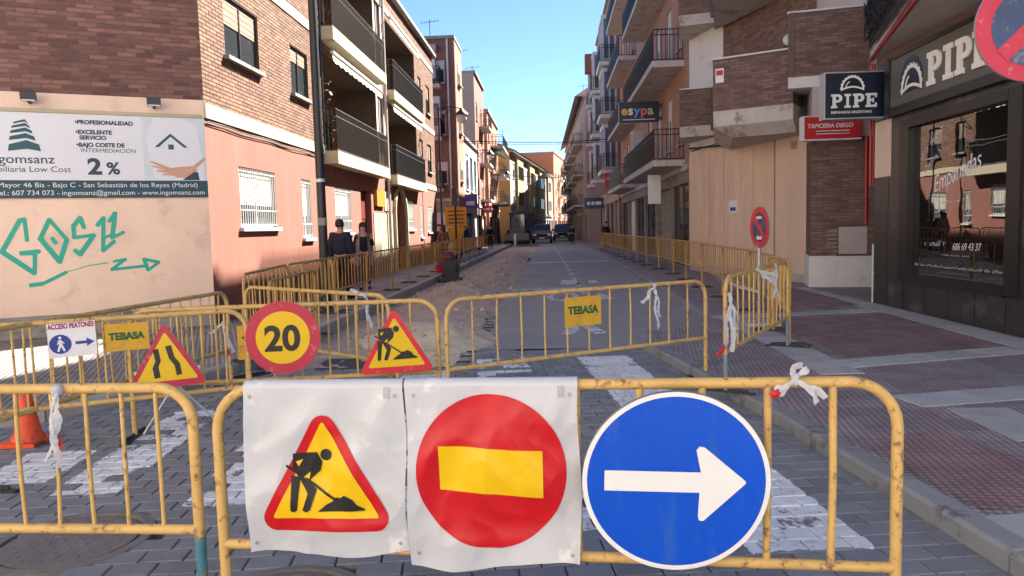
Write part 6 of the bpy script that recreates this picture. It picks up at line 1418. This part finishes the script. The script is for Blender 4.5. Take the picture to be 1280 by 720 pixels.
def person(x, y, z, h, rot, label, top, legs, hair='short', arm=(0, 0), tg=.022):
    T = thing('person', label, 'person', (x, y, z), rot, local=True)
    link('body', skin_mesh('body', body_chain(h, arm), 'skin'), T); link('jacket', skin_mesh('jacket', body_chain(h, arm, tg, 'torso'), top), T); link('trousers', skin_mesh('trousers', body_chain(h, arm, .018, 'legs'), legs), T)
    k = h/1.75; b = MB()
    if hair == 'long': b.lathe((0, .02*k, 1.38*k), [(.07*k, 0), (.10*k, .06*k), (.105*k, .2*k), (.112*k, .3*k), (.095*k, .375*k), (.04*k, .41*k)], 14); b.v = [(px, py if py > -.02 else py*.45-.012, pz) for px, py, pz in b.v]
    else: b.lathe((0, .012*k, 1.60*k), [(.088*k, 0), (.10*k, .07*k), (.088*k, .145*k), (.04*k, .18*k)], 14); b.v = [(px, py if py > -.03*k or pz > 1.69*k else py*.3, pz) for px, py, pz in b.v]
    hr = build('hair', b, 'hair', T, True)
    b = MB(); b.box(-.045*k, -.018*k, -.118*k, -.108*k, 1.655*k, 1.672*k); b.box(.018*k, .045*k, -.118*k, -.108*k, 1.655*k, 1.672*k); build('eyes', b, 'print_black', T)
    b = MB(); b.poly([(-.014*k, -.105*k, 1.61*k), (.014*k, -.105*k, 1.61*k), (0, -.135*k, 1.615*k)]); b.poly([(-.014*k, -.105*k, 1.61*k), (0, -.135*k, 1.615*k), (0, -.108*k, 1.66*k)]); b.poly([(.014*k, -.105*k, 1.61*k), (0, -.108*k, 1.66*k), (0, -.135*k, 1.615*k)]); build('nose', b, 'skin', T)
    b = MB(); b.box(-.025*k, .025*k, -.108*k, -.100*k, 1.575*k, 1.583*k); build('mouth', b, 'door_maroon', T)
    for s in (-1, 1): b = MB(); b.box(s*.088*k-.01*k, s*.088*k+.01*k, -.02*k, .02*k, 1.61*k, 1.675*k); build('ear', b, 'skin', T)
    for s in (-1, 1): b = MB(); loft(b, [[(s*.11*k+dx, s*.12*k-yy*k, zz*k) for dx, zz in ((-.045, .0), (.045, .0), (.035, hh), (-.035, hh))] for yy, hh in ((-.06, .11), (.04, .10), (.18, .055), (.21, .03))]); build('shoe', b, 'black_cloth', T)
    return T
person(-4.72, 16.3, .12, 1.76, R(170), 'person in a navy jacket walking away beside the dark pole', 'navy_cloth', 'black_cloth', tg=.045)
person(-4.90, 19.0, .12, 1.70, R(15), 'person with long dark hair in a dark top and grey coat facing down the street', 'black_cloth', 'denim', 'long', arm=(0, .25), tg=.018)
b = MB()
person(-5.05, 33.0, .12, 1.72, R(30), 'person in dark clothes beyond the far end of the pink building', 'black_cloth', 'denim')
person(-4.75, 32.2, .12, 1.66, R(200), 'person in a brown coat next to the first street lamp', 'brown_cloth', 'black_cloth', 'long')
person(-4.75, 39.6, .12, 1.74, R(180), 'person in navy standing right of the yellow works boards', 'navy_cloth', 'navy_cloth')
person(-4.6, 55, .12, 1.75, R(0), 'person in black walking near the low glazed building', 'black_cloth', 'black_cloth')
person(3.7, 51, .1, 1.74, R(10), 'person in dark clothes walking under the bays on the right', 'black_cloth', 'denim')
person(1.75, 66, .0, 1.75, R(0), 'person in dark clothes beside the far right kerb', 'navy_cloth', 'black_cloth')
# grey coat of the woman, open at the front
T = [o for o in bpy.data.objects if o.name.startswith('person') and 'grey coat' in o.get('label', '')][0]
b = MB(); n = 14; secs = []
for z, rx, ry in ((.62, .26, .20), (.95, .22, .17), (1.2, .205, .155), (1.38, .19, .13), (1.46, .12, .10)):
    secs.append([(rx*math.cos(R(-60)+R(300)*k/n), ry*math.sin(R(-60)+R(300)*k/n)+.01, z) for k in range(n+1)])
base = 0
for s in secs: b.v += s
for j in range(len(secs)-1):
    for k in range(n): a = j*(n+1)+k; b.face((a, a+1, a+n+2, a+n+1))
o = build('coat', b, 'grey_cloth', T, True)

# roof aerials, parts of their buildings
def aerial(T, x, y, z, h):
    b = MB(); b.tube([(x, y, z), (x, y, z+h)], .025, 5); b.tube([(x-.6, y, z+h-.2), (x+.6, y, z+h-.1)], .015, 5)
    for k in range(6): b.tube([(x-.5+.2*k, y-.3, z+h-.18+.02*k), (x-.5+.2*k, y+.3, z+h-.18+.02*k)], .01, 4)
    build('roof_aerial', b, 'dark_steel', T)
aerial(L2, -7.2, 46, 12.8, 1.6); aerial(L4, -7.0, 60, 13.7, 2.2); aerial(L4, -6.4, 63, 13.7, 1.5); aerial(L5, -7, 70, 12.1, 2); aerial(L6, -6, 95, 11.5, 2.5); aerial(L7, 1.5, 140, 14.6, 2.5); aerial(RF, 3.6, 80, 14.5, 2); aerial(ES, 5.5, 40, 15.3, 2)
